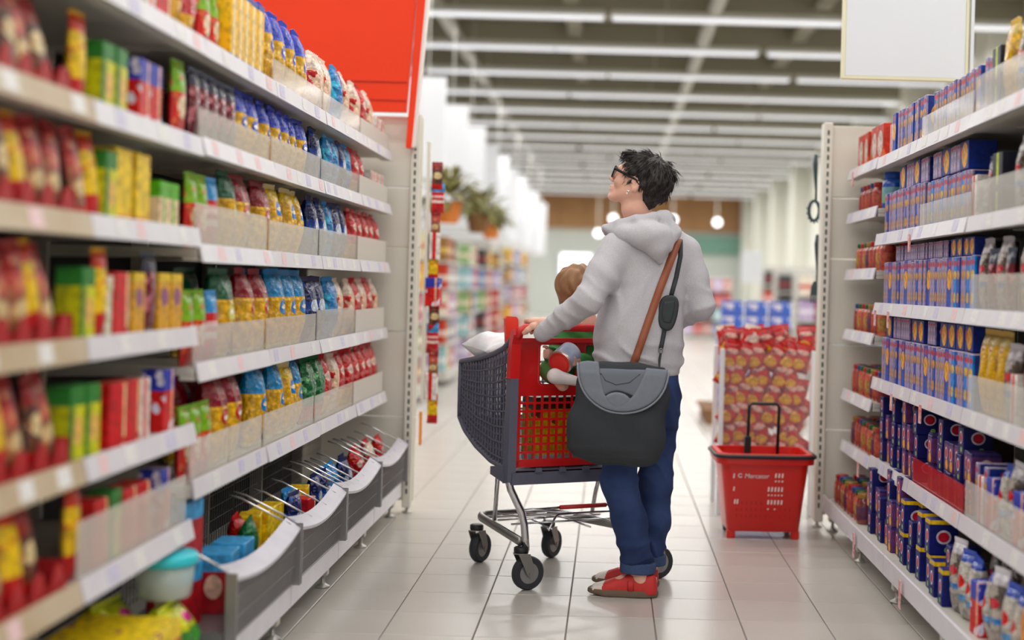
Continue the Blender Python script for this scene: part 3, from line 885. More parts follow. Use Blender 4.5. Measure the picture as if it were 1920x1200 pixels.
P_bag('pack_bluetop', 'bag', 'clear bag with blue top clip', (.075, .07, .215), pack('film_bluetop', (196, 190, 182), [('mix', 10, (156, 146, 136), .52), ('spot', (0, 2), (.5, .6), (.3, .1), (206, 70, 70)), ('band', 2, .9, 1.1, (40, 80, 190)), ('band', 2, .3, .4, (110, 160, 210))], .16, .7, .45), mat('seal_bluetop', (40, 80, 190), .25, coat=.6), 20, 'clear_bag')
for k, (jc, lc, pc, dn) in enumerate((((150, 28, 14), (170, 26, 26), (206, 96, 66), 'red sauce jar with red lid'), ((176, 60, 24), (30, 94, 50), (196, 166, 76), 'orange sauce jar with green lid'),
                                      ((116, 22, 16), (30, 64, 140), (176, 60, 56), 'red sauce jar with blue lid'), ((100, 20, 16), (160, 120, 50), (36, 50, 100), 'dark sauce jar with gold lid'))):
    P_jar('jar%d' % k, 'sauce jar', dn, .037, .135, mat('sauce_%d' % k, jc, .08, coat=.8, noise=(40, tuple(min(255, c + 50) for c in jc), .8)), mat('jar_lid_%d' % k, lc, .3, .3),
          mat('jar_label_%d' % k, pc, .5, noise=(45, (140, 36, 30), 1.0)))
P_jar('tub_blue', 'jar', 'large blue tub with blue lid', .055, .17, mat('tub_blue', (24, 90, 190), .25, coat=.5), mat('tub_lid', (20, 80, 190), .3), mat('tub_label', (60, 140, 210), .4, noise=(20, (160, 200, 90), .8)), 'plastic_tub')
P_box('box_peach', 'carton', 'red-framed carton with pale front', (.12, .1, .17), cart('card_peach', (200, 50, 30), [('spot', (0, 2), (.5, .5), (.36, .34), (214, 196, 186)), ('mix', 12, (230, 120, 90), .62)]))

# --- left run, third to sixth bay
B = -1
g = lambda b: (LB[b] + .015, LB[b + 1] - .012)
def Lf(b, lv, a, c, keys, **k):
    y0, y1 = g(b); fill(B, b, lv, y0 + a * (y1 - y0), y0 + c * (y1 - y0), keys, **k)
Lf(2, 4, 0, .45, ['bag_red', 'soup_green', 'soup_green'], inset=.06); Lf(2, 4, .46, 1, ['box_orange'])
Lf(3, 4, 0, 1, ['pasta_royal'], rows=2, sc=1.08); Lf(4, 4, 0, .5, ['bag_pink']); Lf(4, 4, .5, 1, ['bag_cyan', 'bag_pink']); Lf(5, 4, 0, .62, ['bag_pink', 'bag_red']); Lf(5, 4, .64, 1, ['box_redwhite'])
Lf(2, 3, 0, .62, ['sachet_dark'], rows=2); Lf(2, 3, .63, 1, ['pasta_royal']); Lf(3, 3, 0, .85, ['pasta_royal'], rows=2); Lf(3, 3, .85, 1, ['pasta_red'])
Lf(4, 3, 0, .3, ['bag_navy']); Lf(4, 3, .31, 1, ['bag_cyan', 'bag_cyan', 'bag_navy']); Lf(5, 3, 0, .5, ['bag_red']); Lf(5, 3, .52, 1, ['box_redwhite'])
Lf(2, 2, 0, .26, ['soup_green']); Lf(2, 2, .27, .5, ['soup_blue']); Lf(2, 2, .5, 1, ['pasta_green', 'pasta_red']); Lf(3, 2, 0, .5, ['pasta_red', 'pasta_yellow']); Lf(3, 2, .5, 1, ['pasta_yellow'], rows=2)
Lf(4, 2, 0, 1, ['bag_navy', 'bag_navy', 'bag_cyan']); Lf(5, 2, 0, 1, ['bag_red'])
Lf(2, 1, 0, .14, ['soup_green']); Lf(2, 1, .14, .3, ['soup_green']); Lf(2, 1, .3, .46, ['soup_blue']); Lf(2, 1, .48, .8, ['pasta_green'], rows=2); Lf(2, 1, .8, 1, ['pasta_red'])
Lf(3, 1, 0, .3, ['pasta_red']); Lf(3, 1, .32, 1, ['pasta_cyan'], rows=2); Lf(4, 1, 0, .5, ['bag_navy']); Lf(4, 1, .5, 1, ['bag_cyan', 'bag_pink']); Lf(5, 1, 0, 1, ['bag_pink', 'bag_red'])
Lf(2, 0, 0, .4, ['soup_green']); Lf(2, 0, .42, 1, ['pasta_red'], rows=2); Lf(3, 0, 0, .36, ['pasta_cyan', 'pasta_red']); Lf(3, 0, .36, 1, ['pasta_cyan', 'pasta_yellow']); Lf(4, 0, 0, .4, ['bag_green']); Lf(4, 0, .4, 1, ['bag_red', 'bag_pink']); Lf(5, 0, 0, 1, ['bag_red'])
# --- left run, the two near bays
M_tray = mat('red_tray', (176, 22, 28), .5)
def tray(b, lv, a, c, keys, label, mt=M_tray, lean=-.12, h=.06):
    """a low red card tray with sachets standing in it"""
    y0, y1 = g(b); ya, yc = y0 + a * (y1 - y0), y0 + c * (y1 - y0)
    z = L_NEAR[lv] if lv >= 0 else .15
    f = L_FRONT - .025
    t = empty('display_tray', (f, ya, z + .0005), label=label, cat='tray', group='red card trays of sachets')
    L_ = yc - ya
    MB().box(-.16, 0, 0, L_, 0, .003).build('tray_floor', mt, t)
    n = max(2, int(L_ / .08)); w = L_ / n
    for q in range(n):        # the front lip is cut into points
        MB().prism([(q * w, .003), ((q + 1) * w - .002, .003), ((q + .62) * w, h), ((q + .38) * w, h)], -.003, 0, lambda a_, b_, d: (d, a_, b_)).build('front_lip', mt, t)
    MB().box(-.16, -.003, 0, .003, .003, h).build('tray_side', mt, t)
    MB().box(-.16, -.003, L_ - .003, L_, .003, h).build('tray_side', mt, t)
    fill(B, b, lv, ya + .008, yc - .008, keys, z=z + .0035, inset=.036, lean=lean, jit=.12, gap=.002, where='the tray, %s shelf, %s' % (LEVN[6][lv + 1], BAYL[b]))
LN = {0: 'fifth', 1: 'fourth'}
S3 = ['sachet_pink', 'sachet_brown', 'sachet_pink', 'sachet_yellow']
for lv, ks in ((4, ['sachet_brown', 'sachet_pink', 'sachet_brown', 'sachet_pink', 'sachet_brown']), (3, ['sachet_pink', 'sachet_pink', 'sachet_brown', 'sachet_yellow']), (2, ['sachet_pink', 'sachet_brown', 'sachet_pink', 'sachet_pink', 'sachet_yellow']),
               (1, ['sachet_brown', 'sachet_pink', 'sachet_yellow', 'sachet_pink']), (0, ['sachet_yellow', 'sachet_brown', 'sachet_pink'])):
    tray(0, lv, .34, .99 if lv != 4 else .93, ks, 'red card tray with pointed front lip on the %s shelf, first left bay' % LEVN[6][lv + 1])
Lf(1, 4, 0, .17, ['sachet_yellow'], inset=.05); Lf(1, 4, .17, .46, ['box_yelgreen', 'box_yelgreen']); Lf(1, 4, .47, .72, ['box_bluered']); Lf(1, 4, .73, .86, ['bag_red']); Lf(1, 4, .87, 1, ['soup_green'])
Lf(1, 3, 0, .2, ['sachet_pink', 'sachet_yellow'], lean=-.1); Lf(1, 3, .2, .46, ['box_yelgreen', 'box_yellow']); Lf(1, 3, .47, .7, ['box_yellow', 'box_ochre']); Lf(1, 3, .7, 1, ['box_green'])
Lf(1, 2, 0, .06, ['sachet_yellow']); Lf(1, 2, .06, .28, ['box_yelgreen', 'sachet_yellow']); Lf(1, 2, .3, .46, ['box_red']); Lf(1, 2, .48, .72, ['box_ochre', 'sachet_dark']); Lf(1, 2, .73, 1, ['box_ochre'])
Lf(1, 1, 0, .3, ['box_yelgreen']); Lf(1, 1, .3, .58, ['box_red']); Lf(1, 1, .58, .8, ['box_redwhite', 'box_red']); Lf(1, 1, .8, 1, ['box_bluered'])
Lf(1, 0, 0, .18, ['sachet_yellow', 'sachet_pink']); Lf(1, 0, .18, .8, ['box_red', 'box_yelgreen', 'box_red']); Lf(1, 0, .8, 1, ['box_bluered'])
Lf(1, 5, .1, 1, ['box_redwhite', 'box_red', 'bag_red']); 
for q in range(4):
    put('box_white', (L_FRONT - .1, 3.02 + (q % 2) * .004, 1.0105 + q * .0352), math.pi / 2 + random.uniform(-.06, .06), where='the white stack, second left bay')
# base of the second bay: long yellow packs and green wrapped packs
Lf(1, -1, -.05, .68, ['box_yellong'], inset=.02); Lf(1, -1, -.05, .68, ['box_yellong'], inset=.02, z=.236, where='the upper layer, base of second left bay')
Lf(1, -1, .7, .99, ['pack_green'], inset=.03, sc=1.15, rows=2); 

# --- right run
B2 = 1
gr = lambda b: (RB[b] + .012, RB[b + 1] - .012)
def Rf(b, lv, a, c, keys, **k):
    y0, y1 = gr(b); fill(B2, b, lv, y0 + a * (y1 - y0), y0 + c * (y1 - y0), keys, **k)
J = ['jar0', 'jar1', 'jar2', 'jar0', 'jar3', 'jar1']
Rf(4, 5, .08, 1, ['box_peach', 'box_peach', 'jar1', 'box_peach']); Rf(4, 4, 0, .3, ['tub_blue']); Rf(4, 4, .34, 1, ['jar0', 'jar2', 'jar0'])
for lv, o_ in ((3, 0), (2, 1), (1, 2), (0, 3)):
    Rf(4, lv, .0, 1, J[o_:] + J[:o_], gap=.006, rows=2, inset=.03)
for k in ('jar0', 'jar1', 'jar2', 'jar3'): pass
Rf(4, -1, 0, 1, ['jar3', 'jar1', 'jar2', 'jar0'], gap=.006, rows=2, inset=.04)
MIX = ['spine_lav', 'spine_lav', 'spine_blue', 'spine_lav', 'spine_grey', 'spine_lav', 'spine_lav', 'flat_face']
MIX2 = ['spine_sky', 'spine_lav', 'spine_sky', 'spine_lav', 'spine_lav', 'spine_blue']
def tier(b, lv, a, c, keys, **k):
    y0, y1 = gr(b)
    z = BAYS[(1, b)][1][lv] + .1865
    fill(B2, b, lv, y0 + a * (y1 - y0), y0 + c * (y1 - y0), keys, z=z, inset=.05, where='the upper tier, %s shelf, %s' % (LEVN[5][lv + 1], BAYR[b]), jit=.008, **k)
for lv in (1, 2):
    Rf(3, lv, 0, 1, MIX, gap=.0012, jit=.006); Rf(2, lv, .42, 1, MIX[::-1], gap=.0012, jit=.006); Rf(2, lv, 0, .42, MIX2, gap=.0012, jit=.006)
tier(3, 1, 0, .34, ['flat_blue']); tier(3, 1, .36, .8, ['flat_lav']); tier(3, 1, .8, 1, ['flat_blue']); tier(2, 1, .1, .8, ['flat_blue']); tier(2, 1, .8, 1, ['flat_lav'])
tier(3, 2, 0, .8, ['flat_lav']); tier(2, 2, .6, 1, ['flat_lav']); tier(2, 2, .1, .58, ['flat_blue'])
Rf(3, 3, 0, 1, ['spine_lav', 'spine_grey', 'spine_lav', 'spine_blue', 'spine_lav'], gap=.0012, jit=.006); tier(3, 3, .0, .7, ['flat_lav', 'flat_lav', 'flat_lav', 'flat_blue'])
Rf(2, 3, .1, 1, ['spine_grey', 'spine_lav', 'spine_lav', 'spine_sky'], gap=.0012, jit=.006, sc=.96); Rf(2, 3, 0, .1, ['box_redwhite']); tier(2, 3, .25, 1, ['flat_blue', 'flat_lav', 'flat_lav', 'flat_lav'])
Rf(3, 4, 0, .3, ['spine_lav', 'spine_blue', 'spine_blue']); Rf(3, 4, .3, .72, ['spine_blue', 'spine_lav', 'spine_lav', 'spine_grey']); Rf(3, 4, .74, 1, ['flat_face', 'box_redwhite'])
Rf(2, 4, 0, .9, ['spine_blue', 'spine_grey', 'spine_lav', 'spine_grey'], gap=.004, sc=.95); 
Rf(1, 4, .72, .98, ['box_black', 'spine_grey', 'spine_lav']); Rf(1, 4, .6, .73, ['pack_spag']); Rf(1, 4, -.02, .6, ['pack_clear'])
put('box_black', (R_FRONT + .13, 3.86, 1.7315 + .0), -math.pi / 2, where='the top shelf of the tall-pack bay')
Rf(1, 3, .66, 1, ['box_black', 'sachet_dark']); Rf(1, 3, 0, .64, ['pack_clear']); Rf(1, 2, .5, 1, ['sachet_dark', 'pack_clear']); Rf(1, 2, 0, .5, ['pack_clear'])
Rf(1, 1, .62, 1, ['pack_spag'], inset=.04); Rf(1, 1, 0, .62, ['pack_clear', 'box_redwhite']); Rf(1, 0, 0, .75, ['pack_clear', 'pack_bluetop', 'box_bluered']); Rf(1, 0, .76, 1, ['spine_lav', 'box_redwhite'])
P_bag('bag_orange', 'bag', 'plump orange bag', (.16, .11, .27), pack('film_orange', (236, 140, 30), [('band', 2, -.1, .45, (206, 200, 196)), ('mix', 12, (244, 176, 60), .58)], .2, .5, .4), mat('seal_orange', (240, 150, 40), .3), 21, 'orange_bag')
put('bag_orange', (R_BASE + .085, 3.41, .1505), -1.4, where='the base shelf, bay at the frame edge', sc=.9)
def stackup(b, lv, a, c, keys, heights, inset, zb=None, r=random):
    """columns of small boxes piled to uneven heights"""
    y0, y1 = gr(b); y = y0 + a * (y1 - y0); ye = y0 + c * (y1 - y0)
    z0 = (BAYS[(1, b)][1][lv] if lv >= 0 else .15) + .0005
    fr = R_FRONT if lv >= 0 else R_BASE
    k = 0
    while True:
        key = keys[k % len(keys)]; w, d, h = PROTO[key]['dims']
        if y + w > ye: break
        hh = heights[k % len(heights)]
        for q in range(hh):
            put(key, (fr + inset[k % len(inset)] + d / 2 + r.uniform(0, .01), y + w / 2, z0 + q * (h + .0008)), -math.pi / 2 + r.uniform(-.025, .025),
                where='the stacked %s shelf, %s' % ('base' if lv < 0 else LEVN[5][lv + 1], BAYR[b]))
        y += w + .006; k += 1
stackup(3, 0, 0, 1, ['cube_navy', 'cube_navy', 'cube_violet', 'cube_violet', 'cube_navy'], [3, 3, 2, 3, 3, 2], [.03, .05, .04])
stackup(2, 0, 0, 1, ['cube_violet', 'cube_violet', 'cube_navy', 'cube_violet'], [2, 2, 3, 2], [.04, .05])
stackup(3, -1, 0, 1, ['cube_navy', 'cube_violet', 'cube_violet', 'cube_navy', 'cube_violet'], [2, 3, 2, 3, 3, 2, 2], [.06, .07, .05])
stackup(2, -1, .34, 1, ['cube_yellow', 'cube_navy', 'cube_yellow'], [2, 1, 2, 1, 2, 2], [.05, .1, .05, .12])
stackup(2, -1, 0, .32, ['cube_yellow', 'cube_navy'], [1, 2], [.04, .08])
Rf(1, -1, .0, 1, ['pack_bluetop', 'pack_bluetop', 'pack_clear', 'pack_bluetop', 'box_bluered'], inset=.05, gap=.01, jit=.3); fill(1, 1, -1, RB[1] + .1, RB[2], ['pack_clear'], inset=.16)
# ------------------------------------------------------------------ wire bins along the left base
M_wire = mat('bin_wire', (150, 148, 150), 0.35, 0.6)
M_lip = mat('bin_lip', (206, 203, 214), 0.35, noise=(14, (188, 184, 198), .6))
M_mesh = mat('bin_front_film', (158, 154, 152), 0.3, alpha=0.8, noise=(90, (128, 124, 122), .9, (1, 1, .08)))
M_rod = mat('divider_rod', (236, 236, 240), 0.15, 0.7)
BLAB = {2: 'wire bin of red and blue boxes, lowest in front', 3: 'wire bin of yellow packs under the blue topped pasta', 4: 'wire bin of blue bags', 5: 'wire bin of red bags next to the end panel'}
for b in (2, 3, 4, 5):
    y0, y1 = LB[b] + .01, LB[b + 1] - .01
    t = empty('wire_bin', (L_BASE, y0, .172), label=BLAB[b], cat='wire bin', group='wire bins along the left base')
    Ln = y1 - y0
    hgt = .185
    sag = lambda q: hgt - .035 * math.sin(math.pi * q)
    fr = MB(); n = 36
    for k in range(n + 1):
        q = k / n
        fr.tube([(.005, q * Ln, 0), (.02, q * Ln, sag(q))], .0016, 5)
    for zz in (.005, .06, .12):
        fr.tube([(.005 + .08 * zz, 0, zz), (.005 + .08 * zz, Ln, zz)], .0018, 5)
    fr.build('front_wires', M_wire, t, kind='stuff')
    film = MB(); m_ = 14
    vs = []
    for k in range(m_ + 1):
        q = k / m_
        vs += [(.001, q * Ln, 0), (.016, q * Ln, sag(q))]
    film.add(vs, [(2 * k, 2 * k + 2, 2 * k + 3, 2 * k + 1) for k in range(m_)])
    film.build('front_film', M_mesh, t)
    lip = MB(); vs = []
    for k in range(m_ + 1):
        q = k / m_; z = sag(q)
        vs += [(.026, q * Ln, z - .012), (.028, q * Ln, z - .002), (.022, q * Ln, z + .004), (-.022, q * Ln, z + .03), (-.024, q * Ln, z + .027), (.018, q * Ln, z + .001), (.0235, q * Ln, z - .004), (.0225, q * Ln, z - .012)]
    fs = []
    for k in range(m_):
        for j in range(8):
            j2 = (j + 1) % 8
            fs.append((8 * k + j, 8 * k + j2, 8 * k + 8 + j2, 8 * k + 8 + j))
    lip.add(vs, fs + [tuple(range(8))[::-1], tuple(8 * m_ + j for j in range(8))])
    smooth_by_angle(lip.build('label_lip', M_lip, t, True).data, 22)
    MB().box(.0, .03, -.004, .004, 0, hgt + .01).build('corner_post', M_wire, t)
    MB().box(.0, .03, Ln - .004, Ln + .004, 0, hgt + .01).build('corner_post', M_wire, t)
    gb = MB()
    for k in range(26):
        gb.tube([(-.40, k / 25 * Ln, 0), (-.40, k / 25 * Ln, .34)], .0014, 4)
    for k in range(8):
        gb.tube([(-.40, 0, .02 + k * .045), (-.40, Ln, .02 + k * .045)], .0014, 4)
    gb.build('back_wires', M_wire, t, kind='stuff')
    nd = {2: [0.03, .97], 3: [.02, .36, .68, .9], 4: [.03, .22, .36, .5, .66, .95], 5: [.06, .3, .5, .72, .95]}[b]
    for q in nd:
        z = sag(q) + .02
        MB().tube([(.0, q * Ln, z - .005), (-.16, q * Ln, z + .075), (-.2, q * Ln, z + .085)], .0035, 6).build('divider_rod', M_rod, t, True)
    z0 = .1505
    spec = {2: [('box_redblue', .1, 0, .16), ('box_redblue', .1, 1, .16), ('box_redblue', .36, 0, .10), ('box_redblue', .56, 0, .10), ('bag_green', .82, 0, .12), ('bag_red', .93, 0, .13)],
            3: [('box_yellow', .1, 0, .16), ('box_yellow', .24, 0, .15), ('box_yellow', .38, 0, .15), ('bag_navy', .52, 0, .1), ('bag_cyan', .66, 0, .1), ('box_red', .8, 0, .1), ('box_yellow', .93, 0, .14)],
            4: [('bag_navy', .1, 0, .12), ('bag_navy', .26, 0, .1), ('bag_cyan', .42, 0, .1), ('bag_cyan', .58, 0, .11), ('bag_navy', .74, 0, .12), ('bag_navy', .9, 0, .1)],
            5: [('bag_red', .12, 0, .11), ('bag_red', .3, 0, .1), ('bag_pink', .48, 0, .1), ('bag_red', .66, 0, .11), ('bag_red', .85, 0, .1)]}[b]
    for key, q, lvl, back in spec:
        h = PROTO[key]['dims'][2]
        put(key, (L_BASE - back, y0 + q * Ln, z0 + .055 + (0 if 'box' in key else .014) + lvl * (h + .001)), math.pi / 2 + random.uniform(-.2, .2), where='the wire bin, ' + BAYL[b], sc=1.0 if 'box' in key else .76, rx=random.uniform(-.25, .1) if 'box' not in key else 0)
    MB().box(-.3, -.01, .01, Ln - .01, .0, .033).build('bin_floor', M_wire, t)
t = empty('food_tub', (L_BASE - .12, LB[2] - .12, .335), label='clear plastic tub with turquoise lid on the left base shelf', cat='tub')
MB().lathe([(.062, 0), (.066, .004), (.075, .085)], 20).build('tub_body', mat('clear_tub', (214, 226, 220), .1, alpha=.55), t, True)
MB().lathe([(.08, .084), (.083, .088), (.083, .105), (.076, .112)], 20).build('tub_lid', mat('turquoise_lid', (40, 196, 212), .3), t, True)

# ------------------------------------------------------------------ goods at the end of the left run, seen from the side; utensils on the right
MB().box(-.94, -.925, 6.62, 6.66, .55, 1.86, .002).build('clip_strip', M_cream, None, label='narrow cream clip strip hung with packets by the slotted upright', cat='clip strip')
for k in range(11):
    z = 1.72 - k * .118
    key = ['sachet_brown', 'soup_blue', 'sachet_pink', 'box_redwhite', 'sachet_yellow', 'box_bluered'][k % 6]
    put(key, (-.892 + random.uniform(-.006, .01), 6.63 + random.uniform(0, .02), z - .1), random.uniform(-.3, .3), where='the clip strip', sc=.74 if 'box' not in key else .9)
MB().box(-.945, -.93, 6.625, 6.632, .33, .5, .002).build('orange_tag', mat('orange_tag', (246, 150, 50), .5), None, label='narrow orange tag low beside the slotted upright', cat='tag')
M_uten = mat('utensil_slate', (44, 66, 74), .4)
def utensil(px0, py0, px1, py1, head, label):
    a, b = Wp(px0, py0, 6.6), Wp(px1, py1, 6.6)
    t = empty('kitchen_utensil', b, label=label, cat='utensil', group='utensils hung at the right end panel')
    v = a - b; Lh = v.length
    bend = [b * 0 + v * q + Vector((.006 * math.sin(q * 5), 0, 0)) for q in (.28, .45, .65, .85, 1.0)]
    MB().tube(bend, [.006, .0055, .009, .013, .009], 8).build('handle', M_uten, t, True)
    if head == 'spoon':
        ring = [Vector((.026 * math.sin(q) * 1.0, 0, .045 + .05 * math.cos(q))) for q in [2 * math.pi * k / 18 for k in range(18)]]
        MB().tube(ring, .0085, 8, closed=True).build('head', M_uten, t, True)
        for k in range(9):
            an = 2 * math.pi * (.22 + .56 * k / 8)
            p = Vector((.03 * math.sin(an), 0, .045 + .055 * math.cos(an)))
            MB().tube([p, p + Vector((.009 * math.sin(an), -.012, .009 * math.cos(an)))], [.005, .0035], 6).build('tooth', M_uten, t, True)
    else:
        MB().prism([(-.022, .03), (.022, .03), (.018, .075), (.006, .1), (-.006, .1), (-.018, .075)], -.005, .005, lambda a_, b_, d: (a_, d, b_)).build('head', M_uten, t)
        for k in range(4):
            x = -.018 + .012 * k
            MB().tube([(x, 0, .034), (x, -.004, -.01)], [.0045, .0025], 6).build('prong', M_uten, t, True)
    MB().tube([a + Vector((0, 0, -.012)) - b, a + Vector((.05, -.075, .004)) - b], .003, 6).build('hook', M_chrome, t)
utensil(1532, 290, 1526, 412, 'spoon', 'dark slotted pasta spoon hanging beside the slotted upright')
utensil(1535, 440, 1527, 565, 'fork', 'dark serving fork hanging below the pasta spoon')

# ------------------------------------------------------------------ red shopping basket on the floor
M_rb = mat('basket_red', (222, 32, 24), .34, coat=.15)
M_rbi = M_rb
bk = empty('shopping_basket', (.735, 6.24, 0), .04, label='red plastic rolling basket with black handle on the floor', cat='basket')
def ringpts(w, d, z, r=.05, n=5):
    pts = []
    for cx, cy, a0 in ((w - r, d - r, 0), (-w + r, d - r, 90), (-w + r, -d + r, 180), (w - r, -d + r, 270)):
        for k in range(n + 1):
            a = math.radians(a0 + 90 * k / n); pts.append((cx + r * math.cos(a), cy + r * math.sin(a), z))
    return pts
mb = MB()
rings = [ringpts(.165, .12, .035, .03), ringpts(.17, .125, .03 + .01, .035), ringpts(.205, .15, .35, .045), ringpts(.208, .153, .395, .045), ringpts(.198, .143, .395, .045), ringpts(.16, .115, .05, .03)]
nR = len(rings[0]); vs = [p for r_ in rings for p in r_]; fs = []
for i in range(len(rings) - 1):
    for j in range(nR):
        j2 = (j + 1) % nR
        fs.append((i * nR + j, i * nR + j2, (i + 1) * nR + j2, (i + 1) * nR + j))
fs += [tuple(range(nR))[::-1], tuple((len(rings) - 1) * nR + j for j in range(nR))]
mb.add(vs, fs); mb.build('basket_body', M_rb, bk, True); smooth_by_angle(bk.children[0].data, 45)
rim = MB(); rr = [ringpts(.205, .15, .35, .045), ringpts(.228, .172, .352, .055), ringpts(.23, .174, .385, .055), ringpts(.222, .166, .4, .055), ringpts(.2, .145, .4, .045)]
vs = [p for r_ in rr for p in r_]; fs = []
for i in range(len(rr)):
    for j in range(nR):
        j2 = (j + 1) % nR; i2 = (i + 1) % len(rr)
        fs.append((i * nR + j, i * nR + j2, i2 * nR + j2, i2 * nR + j))
rim.add(vs, fs); rm = rim.build('rim', M_rb, bk, True); smooth_by_angle(rm.data, 35)
MB().tube(ringpts(.233, .177, .388, .057), .009, 8, closed=True).build('carry_handle', M_dark, bk, True)
M_slotlight = mat('slot_light_paint', (250, 236, 230), .6)  # pale colour painted for the light showing through the slots
def slot(x, z, w, h, par=bk):
    y = -(.125 + (z - .04) / .31 * .025) - .0005
    MB().prism([(x - w / 2, z), (x + w / 2, z), (x + w / 2 + .002, z + h), (x - w / 2 + .002, z + h)], y - .0012, y + .002, lambda a, b, d: (a, d, b)).build('vent_slot', M_slotlight, par)
for row, (zz, h, ks) in enumerate(((.29, .02, range(3, 6)), (.27, .007, range(3, 6)), (.225, .022, range(1, 6)), (.205, .006, range(1, 6)), (.165, .02, range(1, 6)), (.14, .005, (1, 3)))):
    for k in ks: slot(.0 + .0155 * k, zz, .007, h)
for x, z, h in ((-.148, .285, .022), (-.146, .225, .02), (-.14, .165, .022), (-.128, .165, .022)): slot(x, z, .006, h)
M_rib = mat('basket_rib', (196, 22, 18), .4)
for zz in (.13, .16, .1):
    for k in range(12):
        x = -.13 + k * .0225
        if zz > .14 and (x > .0 or x < -.11): continue
        y = -(.125 + (zz - .04) / .31 * .025)
        MB().box(x - .004, x + .004, y - .002, y + .002, zz, zz + .018).build('rib', M_rib, bk)
fc = bpy.data.curves.new('lettering', 'FONT'); fc.body = 'Mercator'; fc.size = .03; fc.extrude = .0006; fc.align_x = 'CENTER'; fc.shear = .15
fc.materials.append(M_white)
lt = link('lettering', fc)
bpy.context.view_layer.update()
lme = bpy.data.meshes.new_from_object(lt.evaluated_get(bpy.context.evaluated_depsgraph_get()))
bpy.data.objects.remove(lt)
lt = link('lettering', lme, bk, (-.042, -.1492, .287), (math.pi / 2 + .08, 0, 0))
MB().tube([Vector((-.118 + .009 * math.cos(a), -.1495, .298 + .008 * math.sin(a))) for a in [.6 + 5.2 * k / 14 for k in range(15)]], .0024, 5).build('emblem', M_white, bk)
hb = MB(); hb.tube([(-.06, .05, .36), (-.057, .045, .60), (-.045, .043, .615), (.075, .043, .615), (.087, .045, .60), (.084, .05, .36)], .008, 8)
hb.build('pull_handle', M_dark, bk, True)
MB().box(-.075, -.045, .03, .07, .3, .46, .004).build('handle_sleeve', M_dark, bk)
for x in (-.15, .15):
    for y in (-.1,):
        MB().box(x - .02, x + .02, y - .015, y + .015, 0, .04, .004).build('foot', M_rb, bk)
for x in (-.15, .15):
    MB().tube([(x - .01, .1, .03), (x + .01, .1, .03)], .03, 14).build('wheel', M_dark, bk, True)

# ------------------------------------------------------------------ clear bin of red bags behind the basket
M_acr = mat('acrylic', (236, 238, 240), .08, alpha=.06)
sb = empty('display_bin', (.82, 6.98, 0), 0, label='clear square display bin heaped with red snack bags', cat='display bin')
bw, bd, bz0, bz1 = .235, .2, .24, .84
for x0, x1, y0, y1 in ((-bw, bw, -bd, -bd + .004), (-bw, bw, bd - .004, bd), (-bw, -bw + .004, -bd, bd), (bw - .004, bw, -bd, bd)):
    MB().box(x0, x1, y0, y1, bz0, bz1).build('clear_wall', M_acr, sb)
for x in (-bw, bw):
    for y in (-bd, bd):
        MB().box(x - .012, x + .012, y - .012, y + .012, 0, bz1 + .01, .002).build('corner_post', M_white, sb)
MB().box(-bw, bw, -bd, bd, bz0 - .02, bz0).build('bin_floor', M_white, sb)
P_bag('snack', 'snack bag', 'red and yellow snack bag', (.1, .055, .155), pack('film_snack', (190, 20, 22), [('spot', (0, 2), (.36, .3), (.34, .18), (222, 164, 50)), ('spot', (0, 2), (.52, .74), (.36, .09), (206, 160, 150)), ('mix', 22, (128, 16, 22), .56)], .25, .5, .4), mat('seal_snack', (214, 30, 30), .25, coat=.5), 30, 'snack_bag')
P_bag('snack_white', 'snack bag', 'pale top snack bag', (.1, .055, .155), pack('film_snackw', (230, 206, 196), [('band', 2, -.1, .45, (206, 26, 26)), ('mix', 18, (206, 40, 40), .52)], .25, .5, .4), mat('seal_snackw', (236, 226, 220), .25, coat=.5), 31, 'snack_bag')
def snack(x, y, z, ry, rx, key='snack', where=''):
    put(key, (.82 + x, 6.98 + y, z), random.uniform(-.15, .15), rx, ry, where=where, group='snack bags in the clear bin')
for r_ in range(6):
    for c in range(6):
        x = -.205 + c * .075 + (.02 if r_ % 2 else 0)
        sgn = .45 if r_ % 3 != 1 else (-.2 if c % 2 else .35)
        if x > .19: continue
        snack(x - .03 + random.uniform(-.012, .012), -.15, .255 + r_ * .098 + random.uniform(-.012, .012) * (r_ > 0), sgn + random.uniform(-.3, .3), random.uniform(-.06, .02), where='the %s layer of the clear bin' % ORD[r_])
for c in range(4):
    for r_ in range(2):
        snack(-.15 + c * .09, .0 + r_ * .1, .72 + random.uniform(0, .06), random.uniform(-.4, .4), random.uniform(-.3, .1), where='the back of the clear bin')
for c in range(9):
    snack(-.19 + (c % 5) * .095 + random.uniform(-.02, .02), -.13 + (c // 5) * .13, .8 + random.uniform(0, .03), random.uniform(-.45, .45), random.uniform(-.4, .2), 'snack_white' if c % 4 == 1 else 'snack', where='the top of the clear bin heap')
MB().beam((1.06, 6.8, .02), (1.085, 6.78, .6), .03, .03, (0, 1, 0)).build('white_post', M_white, None, label='thin white post leaning between the clear bin and end panel', cat='post')

